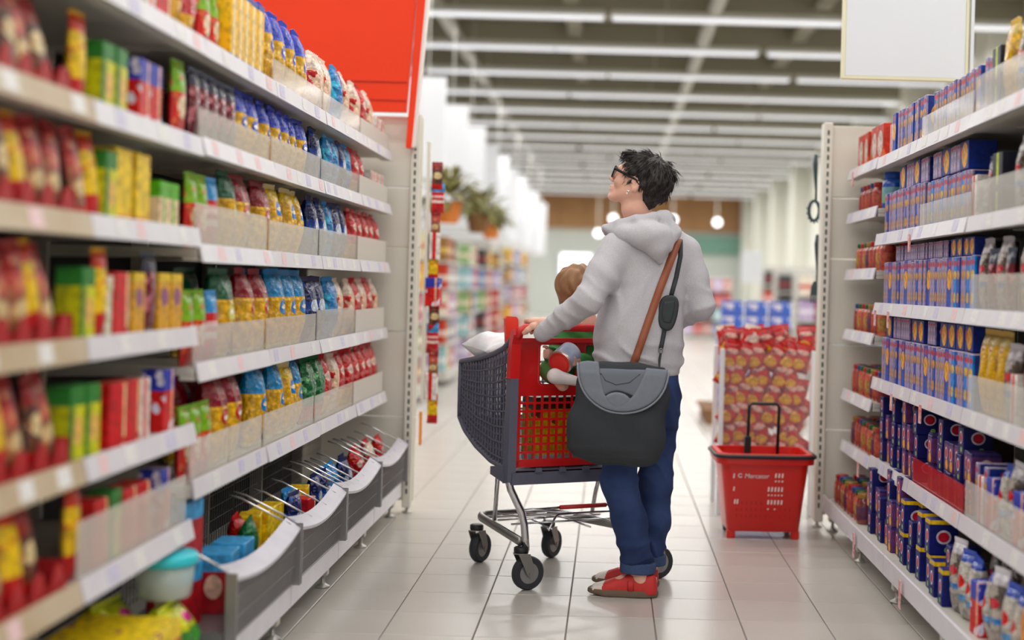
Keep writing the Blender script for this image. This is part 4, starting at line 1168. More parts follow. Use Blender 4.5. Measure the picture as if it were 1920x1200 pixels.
# ------------------------------------------------------------------ store beyond the aisle
M_en = mat('far_shelf', (200, 198, 192), .5)
FARC = [((196, 76, 62), (236, 220, 210)), ((226, 150, 60), (240, 220, 120)), ((230, 220, 205), (206, 90, 80)), ((130, 146, 186), (220, 225, 235)), ((146, 176, 126), (236, 226, 200)), ((196, 130, 130), (240, 236, 230)),  # colours blended towards cream, distance haze put into the print
        ((60, 60, 66), (150, 60, 60)), ((150, 110, 70), (226, 190, 120)), ((190, 170, 206), (240, 236, 245)), ((160, 196, 204), (235, 240, 240)), ((226, 196, 100), (206, 120, 90)), ((196, 80, 84), (236, 200, 190))]
for k, (a, b) in enumerate(FARC):
    nm = ['red', 'orange', 'cream', 'blue', 'green', 'pink', 'dark', 'brown', 'lilac', 'aqua', 'yellow', 'crimson'][k]
    P_box('far%d' % k, 'pack', nm + ' pack', (.2, .14, .27), cart('card_far%d' % k, a, [('band', 2, .35, .55, b), ('mix', 6, b, .66)]), 'grocery_pack')
def far_unit(i, y, x1, top, seed, label):
    r = random.Random(seed)
    t = empty('end_display', (x1, y, 0), label=label, cat='shelving', group='end displays beyond the cross aisle')
    hw = .62
    MB().box(-1.9, -.36, -hw, hw, .05, top, .01).build('core', M_en, t)
    MB().box(-.36, .0, -hw, hw, .05, .16, .006).build('plinth', M_en, t)
    nl = 5
    for l in range(nl):
        z = .16 + l * (top - .2) / nl
        if l: MB().box(-.36, -.0, -hw, hw, z - .025, z, .004).build('shelf', M_en, t)
        k = r.randrange(12); 
        yy = -hw + .02
        while yy < hw - .24:
            if r.random() < .8: k = (k + r.randrange(1, 12)) % 12
            sc = r.uniform(.92, 1.01)
            put('far%d' % k, (x1 - .1, y + yy + .1 * sc, z + .001), math.pi / 2 + r.uniform(-.05, .05), where='the %s shelf, %s end display' % (ORD[l], ORD[i]), sc=sc, group='goods on the %s end display' % ORD[i])
            yy += .2 * sc + .012
    for l in range(nl if i < 3 else 0):      # goods on the gondola's flank towards the cross aisle
        z = .16 + l * (top - .2) / nl
        MB().box(-1.9, -.38, -hw - .3, -hw, z - .025, z, .004).build('flank_shelf', M_en, t)
        k = r.randrange(12)
        for c in range(4):
            if r.random() < .6: k = (k + r.randrange(1, 12)) % 12
            put('far%d' % k, (x1 - .5 - c * .215, y - hw - .09, z + .001), r.uniform(-.05, .05), where='the %s flank shelf, %s end display' % (ORD[l], ORD[i]), group='goods on the %s end display' % ORD[i], sc=.98)
    return t
FY = [12.9 + 2.24 * i for i in range(8)]
for i, y in enumerate(FY):
    far_unit(i, y, -1.78, 1.72 if i < 5 else 1.9, 100 + i, 'end display of mixed goods beyond the cross aisle, %s from the aisle end' % ORD[i])
for i in range(11):
    y = 14.4 + 2.24 * i
    zt = 3.38
    t = empty('hanging_sign', (-2.35, y, 1.95), label='white hanging sign over the far aisles, %s from the picture\'s left' % ORD[i], cat='sign', group='white signs over the far aisles')
    MB().box(-.9, .5, -.02, .02, .0, zt - 1.95, .004).build('sign_panel', M_white, t)
    MB().box(-.9, .5, -.024, .024, -.03, 0).build('bottom_rail', M_en, t)
    for x in (-.7, .3): MB().tube([(x, 0, zt - 1.95), (x, 0, 2.98)], .006, 5).build('cord', M_house, t)
# plants on top of the second and third displays
M_leaf = mat('leaf', (126, 136, 70), .6, noise=(8, (116, 92, 50), .9)); M_pot = mat('orange_pot', (226, 130, 50), .5); M_wick = mat('wicker', (150, 104, 60), .7, noise=(40, (110, 74, 40), .9))
def plant(x, y, z, s, pm, label):
    t = empty('potted_plant', (x, y, z), label=label, cat='plant', group='plants on top of the far displays')
    MB().lathe([(.09 * s, 0), (.1 * s, .01), (.14 * s, .2 * s), (.13 * s, .21 * s)], 14).build('pot', pm, t, True)
    lf = MB(); r = random.Random(int(x * 100 + y * 10))
    for k in range(90):
        an, el, L_ = r.uniform(0, 6.28), r.uniform(-.2, 1.3), s * r.uniform(.2, .42)
        d = Vector((math.cos(an) * math.cos(el), math.sin(an) * math.cos(el), math.sin(el))); sd = Vector((-math.sin(an), math.cos(an), 0)) * .04 * s
        b = Vector((0, 0, .22 * s)) + d * L_ * .25; m1 = b + d * L_ * .6; e = b + d * L_ + Vector((0, 0, -.12 * s))
        lf.add([b, m1 + sd, e, m1 - sd, m1 + Vector((0, 0, .01))], [(0, 1, 4), (1, 2, 4), (2, 3, 4), (3, 0, 4)])
    lf.build('foliage', M_leaf, t, kind='stuff')
plant(-1.62, 13.0, 1.73, 1.0, M_pot, 'leafy plant in orange pot on the first far display')
plant(-1.55, 15.2, 1.73, 1.0, M_wick, 'leafy plant in wicker basket on the second far display')
plant(-1.6, 17.4, 1.73, .9, M_pot, 'small leafy plant in orange pot on the third far display')
# blue and white packs stacked on a pallet
P_box('pallet_pack', 'pack', 'blue and white shrink-wrapped pack', (.2, .18, .115), pack('film_pallet', (96, 116, 196), [('band', 2, .35, .8, (222, 214, 224)), ('mix', 14, (90, 120, 206), .55), ('band', 0, .92, 1.1, (230, 232, 240))], .2, .5, .2), 'water_pack')
pl = empty('pallet', (1.27, 11.6, 0), label='low wooden pallet under the blue and white packs', cat='pallet')
for k in range(5): MB().box(-.45, .45, -.4 + k * .19, -.26 + k * .19, .1, .125).build('slat', M_wick, pl)
for k in range(3): MB().box(-.42 + k * .37, -.32 + k * .37, -.4, .5, 0, .1).build('block', M_wick, pl)
for l in range(8):
    for c in range(3):
        put('pallet_pack', (1.04 + c * .206 + (.03 if l > 5 else 0), 11.5, .126 + l * .1165), random.uniform(-.04, .04), where='the %s layer of the pallet' % ORD[l])
# low displays by the pale wall
for i, (x, y, tp) in enumerate(((3.0, 17.5, 1.4), (3.1, 20.5, 1.45), (3.4, 25, 1.6), (2.2, 30, 1.4), (.6, 34, 1.4))):
    t = empty('gondola', (x, y, 0), label='low white display before the pale wall, %s from the cross aisle' % ORD[i], cat='shelving', group='low displays by the pale wall')
    MB().box(-.55, .55, -.1, .25, .05, tp, .01).build('core', M_en, t)
    r = random.Random(i)
    for l in range(4):
        z = .12 + l * (tp - .1) / 4
        MB().box(-.55, .55, -.4, -.1, z - .02, z, .004).build('shelf', M_en, t)
        for c in range(5):
            put('far%d' % r.choice([2, 2, 5, 8, 9, 3, 0, 6, 11]), (x - .43 + c * .215, y - .26, z + .001), 0, where='the %s shelf, %s low display' % (ORD[l], ORD[i]), group='goods on the low displays', sc=.95)
p = Wp(1410, 500, 22)
t = empty('hanging_sign', p, label='small white hanging sign before the pale wall pilasters', cat='sign')
MB().box(-.18, .18, -.015, .015, -.27, .27, .004).build('sign_panel', M_white, t)
for x in (-.14, .14): MB().tube([(x, 0, .27), (x, 0, 4.95 - p.z)], .005, 5).build('cord', M_house, t)

# ------------------------------------------------------------------ shopping trolley
M_cg = mat('trolley_grey', (90, 92, 110), .42)
M_tyre = mat('tyre', (44, 46, 54), .6)
M_hub = mat('hub', (150, 150, 152), .35, .5)
hd = math.radians(27)
H = Vector((-math.sin(hd), math.cos(hd), 0)); R_ = Vector((math.cos(hd), math.sin(hd), 0)); O = Vector((-.355, 4.95, 0))
def C(s, t, z): return O + R_ * s + H * t + Vector((0, 0, z))
ct = empty('shopping_trolley', (0, 0, 0), label='grey and red shopping trolley with child seat and chrome frame', cat='trolley')
CW = .52
top_z = lambda t: np.interp(t, [0, .05, .1, .2, .35, .56], [.965, .93, .905, .878, .852, .825])
bot_z = lambda t: np.interp(t, [0, .2, .37, .5, .56], [.45, .465, .505, .555, .60])
def side_panel(s, thick, name):
    lat = MB(); ts = np.linspace(.0, .56, 24)
    N_, NZ = 19, 15
    # woven lattice: bars along the length and slanted bars between
    for k in range(NZ + 1):
        q = k / NZ
        lat.tube([C(s, t, bot_z(t) + (top_z(t) - bot_z(t)) * q) for t in ts], .0042, 4)
    for k in range(N_ + 1):
        t = .56 * k / N_
        t2 = min(.56, t + .0)
        lat.tube([C(s + .003 * (1 if j % 2 else -1), max(0, min(.56, t + .008 * (1 if j % 2 else -1))), bot_z(t) + (top_z(t) - bot_z(t)) * j / NZ) for j in range(NZ + 1)], .0052, 4)
    o = lat.build(name, M_cg, ct, True)
    rim_ = MB(); rim_.tube([C(s, t, top_z(t) + .004) for t in ts], .011, 8)
    rim_.build('side_rim', M_cg, ct, True)
    MB().tube([C(s, t, bot_z(t)) for t in ts], .011, 8).build('side_rim', M_cg, ct, True)
    MB().tube([C(s, .56, .60), C(s, .562, .7), C(s, .56, .827)], .011, 8).build('side_rim', M_cg, ct, True)
    return o
side_panel(0, .01, 'side_lattice'); side_panel(CW, .01, 'side_lattice')
fr = MB()
for k in range(15):
    q = k / 14; fr.tube([C(q * CW, .56, .60), C(q * CW, .56, .827)], .005, 4)
for k in range(9):
    q = k / 8; fr.tube([C(0, .56, .6 + q * .227), C(CW, .56, .6 + q * .227)], .005, 4)
fr.build('front_lattice', M_cg, ct, True)
bt = MB(); ts = np.linspace(0, .56, 12); vs = []
for t in ts: vs += [C(0, t, bot_z(t)), C(CW, t, bot_z(t)), C(0, t, bot_z(t) - .012), C(CW, t, bot_z(t) - .012)]
fs = []
for k in range(11):
    a, b = 4 * k, 4 * k + 4
    fs += [(a, a + 1, b + 1, b), (a + 2, b + 2, b + 3, a + 3), (a, b, b + 2, a + 2), (a + 1, a + 3, b + 3, b + 1)]
bt.add(vs, fs).build('basket_floor', M_cg, ct)
for s in (0, CW):       # rear corner posts, grey below and red above
    MB().prism([(-.005, .41), (.045, .40), (.05, .6), (.026, .80), (-.012, .80)], -.016, .016, lambda a, b, d: C(s + d, a, b)).build('corner_post', M_cg, ct)
    MB().prism([(-.012, .80), (.026, .80), (.012, .93), (-.004, .975), (-.03, .99), (-.036, .965), (-.02, .93)], -.019, .019, lambda a, b, d: C(s + d, a, b)).build('handle_bracket', M_red, ct)
MB().prism([(.03, .405), (.16, .42), (.16, .45), (.03, .47)], -.02, .02, lambda a, b, d: C(d, a, b)).build('side_skirt', M_cg, ct)
rb_ = MB()
rb_.add([C(0, -.012, .40), C(CW, -.012, .40), C(CW, -.012, .445), C(0, -.012, .445), C(0, .04, .40), C(CW, .04, .40), C(CW, .04, .445), C(0, .04, .445)],
        [(0, 1, 2, 3), (5, 4, 7, 6), (3, 2, 6, 7), (1, 0, 4, 5), (0, 3, 7, 4), (2, 1, 5, 6)])
rb_.build('rear_sill', M_cg, ct)
for k in range(4):
    s = .09 + k * .1
    MB().prism([(s, .445), (s + .03, .445), (s + .026, .462), (s + .004, .462)], -.02, -.012, lambda a, b, d: C(a, d, b)).build('sill_lug', M_cg, ct)
hpts = [C(0, -.024, .955), C(.006, -.03, .98), C(.025, -.035, .992), C(.06, -.036, .994), C(CW - .06, -.036, .994), C(CW - .025, -.035, .992), C(CW - .006, -.03, .98), C(CW, -.024, .955)]
MB().tube(hpts, .0155, 12).build('handle_bar', M_red, ct, True)
# red flap standing beside the handle
MB().prism([(.0, .9), (.05, .9), (.046, 1.02), (.038, 1.03), (.0, 1.032), (-.008, 1.022)], -.008, .008, lambda a, b, d: C(a, .085 + d, b)).build('seat_flap', mat('flap_red', (236, 62, 44), .35, coat=.3), ct)
# red gate of the child seat
gt = MB()
def gbox(s0, s1, z0, z1, d0=.028, d1=.036):
    vs = [C(s, d, z) for d in (d0, d1) for z in (z0, z1) for s in (s0, s1)]
    gt.add(vs, [(0, 1, 3, 2), (5, 4, 6, 7), (2, 3, 7, 6), (1, 0, 4, 5), (0, 2, 6, 4), (3, 1, 5, 7)])
S0, S1 = .02, .5
gbox(S0, S1, .935, .952, .01, .05); gbox(S0, .115, .775, .935); gbox(.275, .31, .775, .935); gbox(.47, S1, .775, .935); gbox(.115, .275, .925, .935); gbox(.31, .47, .925, .935)
gbox(S0, S1, .735, .775); gbox(S0, .04, .46, .735); gbox(.48, S1, .46, .735); gbox(S0, S1, .46, .485)
gbox(S0 - .004, S0 + .006, .46, .945, .008, .04); gbox(S1 - .006, S1 + .004, .46, .945, .008, .04)
gs = np.linspace(.04, .48, 15)
for s in gs: gbox(s - .0045, s + .0045, .485, .735, .029, .035)
for z in np.linspace(.485, .735, 9): gbox(.04, .48, z - .0042, z + .0042, .0285, .0345)
gate = gt.build('seat_gate', M_red, ct)
# rounded leg-hole rims
for a, b in ((.115, .275), (.31, .47)):
    pts = []
    for cx, cz, a0 in ((b - .02, .915, 0), (a + .02, .915, 90), (a + .02, .79, 180), (b - .02, .79, 270)):
        for k in range(5):
            an = math.radians(a0 + 22.5 * k); pts.append(C(cx + .02 * math.cos(an), .032, cz + .02 * math.sin(an)))
    MB().tube(pts, .006, 6, closed=True).build('leg_hole_rim', M_red, gate, True)
seat = MB(); seat.add([C(.03, .04, .775), C(.49, .04, .775), C(.49, .2, .76), C(.03, .2, .76), C(.03, .04, .765), C(.49, .04, .765), C(.49, .2, .75), C(.03, .2, .75)], [(0, 1, 2, 3), (7, 6, 5, 4), (0, 4, 5, 1), (1, 5, 6, 2), (2, 6, 7, 3), (3, 7, 4, 0)])
seat.build('child_seat', M_red, ct)
# chrome legs, chassis and lower rack
def CT(nm, pts, r, m=M_chrome, n=10): return MB().tube(pts, r, n).build(nm, m, ct, True)
RL, RR, FL, FR = Vector((-.315, 4.97, 0)), Vector((.20, 5.23, 0)), Vector((-.525, 5.43, 0)), Vector((-.235, 5.56, 0))
up = lambda p, z: Vector((p.x, p.y, z))
def sleg(top, foot):
    a = top; pts = [up(a, .45), up(a, .41)]
    dlt = foot - a
    for q, z in ((.12, .38), (.45, .335), (.75, .295), (.92, .25), (1.0, .2), (1.06, .15)): pts.append(up(a + dlt * q, z))
    return pts
CT('frame_leg', sleg(C(.0, .02, 0) + R_ * .0, RL + R_ * .02), .0145); CT('frame_leg', sleg(C(CW, .02, 0), RR), .0145)
CT('front_strut', [C(.03, .2, .45), up(FL.lerp(RL, .45), .31), up(FL.lerp(RL, .42), .215)], .009)
CT('front_strut', [C(CW - .03, .2, .45), up(FR.lerp(RR, .45), .31), up(FR.lerp(RR, .42), .215)], .009)
def rounded(pts, r, n=5):
    out = []
    for i, p in enumerate(pts):
        if i in (0, len(pts) - 1): out.append(p); continue
        a = p + (pts[i - 1] - p).normalized() * r; b = p + (pts[i + 1] - p).normalized() * r
        for k in range(n + 1):
            q = k / n; out.append(a * (1 - q) ** 2 + p * 2 * q * (1 - q) + b * q * q)
    return out
MB().tube(rounded([up(RR, .185), up(FR, .20), up(FL, .20), up(RL, .185)], .06), .018, 10, ry=.013).build('chassis', M_zinc, ct, True)
CT('rack_wire', [up(RL, .30), up(RL.lerp(RR, .28), .305)], .0045, n=6); CT('rack_wire', [up(RL.lerp(RR, .62), .305), up(RR, .30)], .0045, n=6)
CT('rack_grip', [up(RL.lerp(RR, .28), .305), up(RL.lerp(RR, .62), .305)], .0085, mat('grip_red', (190, 40, 40), .5))
CT('rack_wire', rounded([up(RL, .27), up(RL, .27) + R_ * .1 - H * .0, up(RL, .25) + R_ * .12 + H * .05], .015), .005, n=6)
for q in (.22, .5, .75):
    a = RL.lerp(RR, q); b = FL.lerp(FR, q)
    CT('rack_wire', [up(a, .225) - H * .01, up(a.lerp(b, .35), .235), up(b, .205)], .004, n=6)
for q, z in ((.2, .232), (.5, .222), (.8, .21)):
    CT('rack_wire', [up(RL.lerp(FL, q), z), up(RR.lerp(FR, q), z)], .004, n=6)
CT('rack_wire', rounded([up(RL.lerp(RR, .2), .22), up(RL.lerp(RR, .3) + H * .05, .27), up(RL.lerp(RR, .8) + H * .05, .27), up(RL.lerp(RR, .7), .22)], .02), .0045, n=6)
def caster(pivot, axis_deg, trail, r, nm='caster'):
    """fork, tyre and hub; axis_deg is the direction of the axle in plan"""
    a = math.radians(axis_deg); ax = Vector((math.cos(a), math.sin(a), 0)); fw = Vector((-ax.y, ax.x, 0))
    c = Vector((pivot.x, pivot.y, r)) + fw * trail
    tyre = MB(); pr = [(r * .62, -.016), (r * .9, -.018), (r, -.009), (r, .009), (r * .9, .018), (r * .62, .016)]
    n = 28; vs = []
    for q in range(n):
        an = 2 * math.pi * q / n
        dv = fw * math.cos(an) + Vector((0, 0, math.sin(an)))
        for rr_, o_ in pr: vs.append(c + dv * rr_ + ax * o_)
    fs = []
    k_ = len(pr)
    for q in range(n):
        q2 = (q + 1) % n
        for j in range(k_):
            j2 = (j + 1) % k_; fs.append((q * k_ + j, q * k_ + j2, q2 * k_ + j2, q2 * k_ + j))
    w = tyre.add(vs, fs).build('caster_wheel', M_tyre, ct, True)
    smooth_by_angle(w.data, 40)
    MB().tube([c - ax * .013, c + ax * .013], r * .63, 20).build('hub', M_hub, w)
    MB().tube([c - ax * .03, c + ax * .03], .008, 10).build('axle', M_zinc, w)
    top = Vector((pivot.x, pivot.y, 2 * r + .012))
    for sg in (-1, 1):
        o_ = ax * (.024 * sg)
        pts = [top + fw * -.022 + o_, top + fw * .026 + o_, c + fw * .018 + Vector((0, 0, .01)) + o_, c + Vector((0, 0, -.018)) + o_, c - fw * .016 + o_]
        m_ = MB(); vs = pts + [p + ax * (.003 * sg) for p in pts]
        m_.add(vs, [tuple(range(5)), tuple(range(9, 4, -1))] + [(i, (i + 1) % 5, 5 + (i + 1) % 5, 5 + i) for i in range(5)])
        m_.build('fork_plate', M_zinc, w)
    MB().box(-.027, .027, -.027, .027, 0, .003).build('fork_crown', M_zinc, w).location = top
    MB().lathe([(.026, .003), (.028, .006), (.028, .022), (.02, .026)], 14).build('caster_cap', M_dark, w, True).location = top
caster(RL + R_ * .005, -60, .03, .064); caster(RR, -52, .03, .062); caster(FL, -28, .03, .062); caster(FR, -28, .03, .062)
# what lies in the trolley
P_bag('flour', 'bag', 'plump white paper bag', (.24, .13, .25), mat('white_film', (238, 238, 242), .3, coat=.3, bump=(30, .3)), mat('white_seal', (240, 240, 244), .3), 40, 'white_bag')
o = put('flour', C(.115, .29, .885), hd + .05, -1.5, .0, where='the trolley'); o['label'] = 'plump white bag lying in the trolley above the grey side'
M_ycarr = pack('film_ycarr', (236, 196, 30), [('mix', 12, (120, 70, 60), .62), ('band', 2, .0, .12, (214, 214, 214)), ('band', 2, .82, 1.1, (70, 62, 44))], .3, .3)
P_box('trolley_pack', 'pack', 'yellow pack', (.3, .12, .25), M_ycarr, 'yellow_pack')
o = put('trolley_pack', C(.27, .13, .47), hd, 0, 0, where='the trolley'); o['label'] = 'yellow pack standing in the trolley behind the red grid'
# ------------------------------------------------------------------ the woman: body, clothes, hair
M_skin = mat('skin', (234, 186, 164), .48, noise=(18, (228, 170, 148), .5))
M_hood = mat('heather_grey', (206, 204, 210), .9, spec=.2, noise=(320, (184, 182, 188), .9), bump=(420, .12))
M_jean = mat('denim', (30, 40, 74), .85, spec=.2, noise=(6, (66, 88, 138), .7), bump=(500, .15))
M_cuff = mat('denim_cuff', (72, 90, 128), .85, spec=.2, noise=(200, (56, 72, 108), .8))
M_hair = mat('dark_hair', (34, 30, 30), .42, spec=.5, noise=(60, (52, 46, 44), .8))
M_shoe = mat('shoe_red', (206, 48, 44), .6, noise=(60, (190, 38, 38), .6))
M_toe = mat('shoe_white', (226, 218, 208), .5)
M_sole = mat('shoe_sole', (112, 92, 76), .7)
YW = 4.95
PSI = math.radians(24)
V3 = lambda v: np.array(v, np.float32)


def loft_field(rows, Yc, psi, p, YoffFn=None):
    z, cx, a, b = [], [], [], []
    for py, xl, xr, bb in rows:
        w = Wp((xl + xr) / 2, py, Yc); hw = (xr - xl) / 2 * Yc / F_PX
        z.append(w.z); cx.append(w.x); b.append(bb)
        a.append(math.sqrt(max(hw * hw - (bb * math.sin(psi)) ** 2, 1e-4)) / math.cos(psi))
    o = np.argsort(z); z, cx, a, b = (np.array(q)[o] for q in (z, cx, a, b))
    def fn(P):
        zz = P[:, 2]
        dx = P[:, 0] - np.interp(zz, z, cx); dy = P[:, 1] - Yc
        A, Bq = np.interp(zz, z, a), np.interp(zz, z, b)
        l = dx * math.cos(psi) + dy * math.sin(psi); m = -dx * math.sin(psi) + dy * math.cos(psi)
        k = ((np.abs(l) / A) ** p + (np.abs(m) / Bq) ** p) ** (1 / p)
        d = (k - 1) * np.minimum(A, Bq)
        return smax(smax(d, zz - z[-1], .02), z[0] - zz, .012)
    return fn


torso_f = loft_field([(412, 1172, 1250, .07), (432, 1150, 1280, .09), (455, 1142, 1295, .105), (490, 1142, 1294, .118), (540, 1142, 1284, .122), (575, 1126, 1281, .126), (610, 1116, 1281, .13),
                      (650, 1114, 1281, .132), (680, 1115, 1279, .128), (690, 1120, 1274, .12), (703, 1120, 1273, .121)], YW, PSI, 2.3)
LS, LE, LW = Wp(1158, 470, 4.875), Wp(1103, 562, 4.80), Wp(1022, 621, 4.91)
RS, RE, RW = Wp(1283, 474, 5.0), Wp(1313, 573, 4.98), Wp(1255, 607, 5.12)


def arm_wr(P, a, b, amp, fr, ph):
    """folds across a sleeve"""
    ab = V3(b) - V3(a); t = (P - V3(a)) @ ab / float(ab @ ab)
    q = P[:, 0] * 23 - P[:, 1] * 17 + P[:, 2] * 11
    return amp * np.sin(fr * t + ph + .9 * np.sin(q)) * np.exp(-((t - .85) / .45) ** 2)


def ridge(P, dv, wv, sc, warp, ph):
    """sharp-bottomed cloth creases across direction dv, bent by wv; 0 to 1"""
    a = (P @ V3(dv)) * sc + warp * np.sin((P @ V3(wv)) * sc * .37 + ph) + .8 * np.sin((P @ V3((.6, .5, -.62))) * sc * .83 + 2 * ph)
    return -np.exp(-np.sin(a) ** 2 * 5.0) + .35


def near(P, c, r):
    return np.exp(-((P - V3(c)) ** 2).sum(1) / (r * r))


def hoodie_f(P):
    d = torso_f(P)
    z = P[:, 2]
    la, lb = (LE - LS).normalized(), (LW - LE).normalized()
    ra, rb2 = (RE - RS).normalized(), (RW - RE).normalized()
    dl = s_chain(P, [LS, LS.lerp(LE, .5), LE, LE.lerp(LW, .5), LW], [.07, .064, .053, .045, .037], .02)
    dl = dl + .007 * ridge(P, la + lb * .4, (.8, .2, .5), 40, 1.3, .4) * (near(P, LE, .09) + .5 * near(P, LS.lerp(LE, .4), .07)) + .009 * ridge(P, lb, (.3, .7, .6), 62, 1.2, 1.7) * near(P, LE.lerp(LW, .62), .075)
    dr = s_chain(P, [RS, RS.lerp(RE, .5), RE, RW], [.066, .06, .053, .043], .02)
    dr = dr + .008 * ridge(P, ra - rb2 * .4, (.8, .3, .5), 46, 1.4, 2.1) * (near(P, RE, .10) + .4 * near(P, RS.lerp(RE, .35), .07)) + .007 * ridge(P, rb2, (.2, .8, .5), 60, 1.2, .6) * near(P, RE.lerp(RW, .6), .08)
    d = smin(d, dl, .026); d = smin(d, dr, .024)
    lo_ = np.clip((1.30 - z) * 3.5, 0, 1) * np.clip((z - .855) * 10, 0, 1)
    f = .005 * ridge(P, (1, .3, -.22), (.1, .2, 1), 20, .9, .8) * lo_
    f += .009 * ridge(P, (.25, 0, 1), (1, .3, .1), 40, 1.6, 1.1) * np.exp(-((z - .905) / .05) ** 2)
    f += .010 * ridge(P, (.7, .3, .5), (.4, .3, -.8), 34, 1.0, .2) * near(P, Wp(1160, 545, 4.83), .09)
    f += .007 * ridge(P, (.6, -.3, -.6), (.4, .3, .8), 36, 1.0, 1.9) * near(P, Wp(1270, 530, 4.88), .08)
    rib = np.where(z < Wp(1200, 688, YW).z, .0009 * np.sin(P[:, 0] * 900), 0)
    return d + f + rib


woman_loc = (.12, 4.95, 0)
CORE = []
# head
HC = Wp(1194, 343, 4.93)
hf = Vector((-math.cos(math.radians(14)) * math.cos(math.radians(20)), math.sin(math.radians(14)) * math.cos(math.radians(20)), math.sin(math.radians(20))))
RH = frame(hf)
HS = .905
toH = lambda P: (P - V3(HC)) @ RH / HS
fromH = lambda q: HC + Vector(RH @ np.array(q, np.float32)) * HS
NB = Wp(1208, 432, 4.95)
def head_f(P):
    q = toH(P)
    qs = np.stack([q[:, 0], np.abs(q[:, 1]), q[:, 2]], 1)      # mirrored left and right
    d = s_ell(q, (-.016, 0, .035), (.096, .073, .086))
    d = smin(d, s_ell(q, (.028, 0, -.01), (.060, .058, .082)), .03)
    d = smin(d, s_cone(qs, (-.008, .048, -.042), (.066, .014, -.086), .02, .019), .028)
    d = smin(d, s_ell(q, (.080, 0, -.090), (.017, .019, .015)), .014)
    d = smin(d, s_ell(q, (.078, 0, -.056), (.019, .026, .022)), .012)
    d = smin(d, s_ell(q, (.096, 0, -.0495), (.006, .02, .0055)), .005)
    d = smin(d, s_ell(q, (.0935, 0, -.0625), (.0065, .018, .006)), .005)
    d = smin(d, s_ell(q, (.082, 0, .032), (.012, .046, .012)), .016)
    d = smin(d, s_cone(q, (.086, 0, .016), (.110, 0, -.019), .008, .0095), .010)
    d = smin(d, s_ell(qs, (.098, .011, -.025), (.010, .007, .008)), .006)
    d = smax(d, -s_ell(qs, (.099, .032, .010), (.016, .017, .012)), .012)
    d = smin(d, s_ell(qs, (.078, .032, .010), (.0125, .0125, .0125)), .003)
    d = smin(d, s_ell(qs, (.066, .042, -.022), (.016, .016, .018)), .02)
    d = smax(d, -s_ell(q, (.1035, 0, -.0560), (.008, .02, .0012)), .003)
    # ears
    c, sn = math.cos(.25), math.sin(.25)
    e = qs - np.array((-.014, .074, -.006), np.float32)
    e = np.stack([e[:, 0] * c - e[:, 2] * sn, e[:, 1] - .35 * np.maximum(-e[:, 0], 0), e[:, 0] * sn + e[:, 2] * c], 1)
    ear = s_ell(e, (0, 0, 0), (.0185, .0105, .031))
    ear = smax(ear, -s_ell(e, (.003, .011, .004), (.0105, .008, .018)), .004)
    ear = smin(ear, s_cone(e, (.004, .004, -.026), (.001, .004, -.018), .007, .008), .004)
    d = smin(d, ear, .006) * HS
    w = s_chain(P, [fromH((-.028, 0, -.045)), fromH((-.035, 0, -.10)), NB], [.052, .05, .056], .02)
    w = smin(w, s_cone(P, fromH((-.03, .05, -.03)), NB + Vector((-.07, .09, -.01)), .014, .014), .02)
    return smin(d, w, .022)
bw_ = sdf_mesh('person', head_f, (HC.x - .19, HC.y - .16, NB.z - .04), (HC.x + .17, HC.y + .18, HC.z + .16), .0034, M_skin)
# hand on the trolley handle
def hand_f(P):
    d = s_ell(P, (0, 0, 0), (1, 1, 1)) * 0 + 1
    wr = LW
    kn = [C(.052 + .0185 * k, -.022, 1.020 - .002 * abs(k - 1.2)) for k in range(4)]
    wrist = LW.lerp(C(.085, -.07, 1.012), .75)
    for k in range(4):
        d = smin(d, s_cone(P, wrist, kn[k], .021, .0115), .012)
    d = smin(d, s_cone(P, LE.lerp(LW, .85), wrist, .03, .024), .015)
    ln = [.9, 1.0, 1.05, .95]
    for k in range(4):
        s = .050 + .0195 * k
        m1 = C(s, .004 * ln[k] + .002, 1.017); m2 = C(s, .013, .996); m3 = C(s, .004, .973)
        f = s_chain(P, [kn[k], m1, m2, m3], [.0112, .0098, .0088, .0078], .004)
        d = smin(d, f, .004)
    th = s_chain(P, [wrist + Vector((-.006, -.006, -.008)), C(.045, -.062, 1.0), C(.028, -.056, .985), C(.018, -.045, .974)], [.014, .0125, .0105, .009], .005)
    return smin(d, th, .008)
hm_ = sdf_mesh('hand_tmp', hand_f, tuple(C(.08, -.04, .99) + Vector((-.13, -.13, -.07))), tuple(C(.08, -.04, .99) + Vector((.13, .13, .09))), .003, M_skin)
# the rest of the body, inside the clothes, down to the feet
HL, HR_ = Wp(1165, 745, 4.92), Wp(1235, 745, 5.0)
KL, KR = Wp(1161, 905, 4.885), Wp(1229, 905, 5.03)
AL, AR = Wp(1198, 1066, 4.945), Wp(1213, 1060, 5.09)
def core_f(P):
    d = s_chain(P, [NB, Wp(1205, 520, YW), Wp(1200, 650, YW), HL.lerp(HR_, .5)], [.05, .09, .09, .09], .04)
    d = smin(d, s_chain(P, [HL, KL, AL, (AL.x, AL.y, .06)], [.075, .048, .038, .036], .03), .03)
    d = smin(d, s_chain(P, [HR_, KR, AR, (AR.x, AR.y, .06)], [.075, .048, .036, .036], .03), .03)
    d = smin(d, s_chain(P, [LS, LE, LE.lerp(LW, .9)], [.045, .036, .026], .02), .03)
    d = smin(d, s_chain(P, [RS, RE, RW, RW + Vector((-.06, .03, -.03))], [.045, .036, .026, .02], .02), .03)
    return d
cr_ = sdf_mesh('core_tmp', core_f, (-.35, 4.6, .03), (.55, 5.3, 1.46), .012, M_skin)
def foot_pts(heel, fw):
    fw = Vector(fw).normalized(); sd = Vector((fw.y, -fw.x, 0))
    return lambda a, w, z: heel + fw * a + sd * w + Vector((0, 0, z))
FL_ = foot_pts(Vector((.205, 4.915, 0)), (-.985, .15, 0)); FR_ = foot_pts(Vector((.215, 5.08, 0)), (-.93, .22, 0))
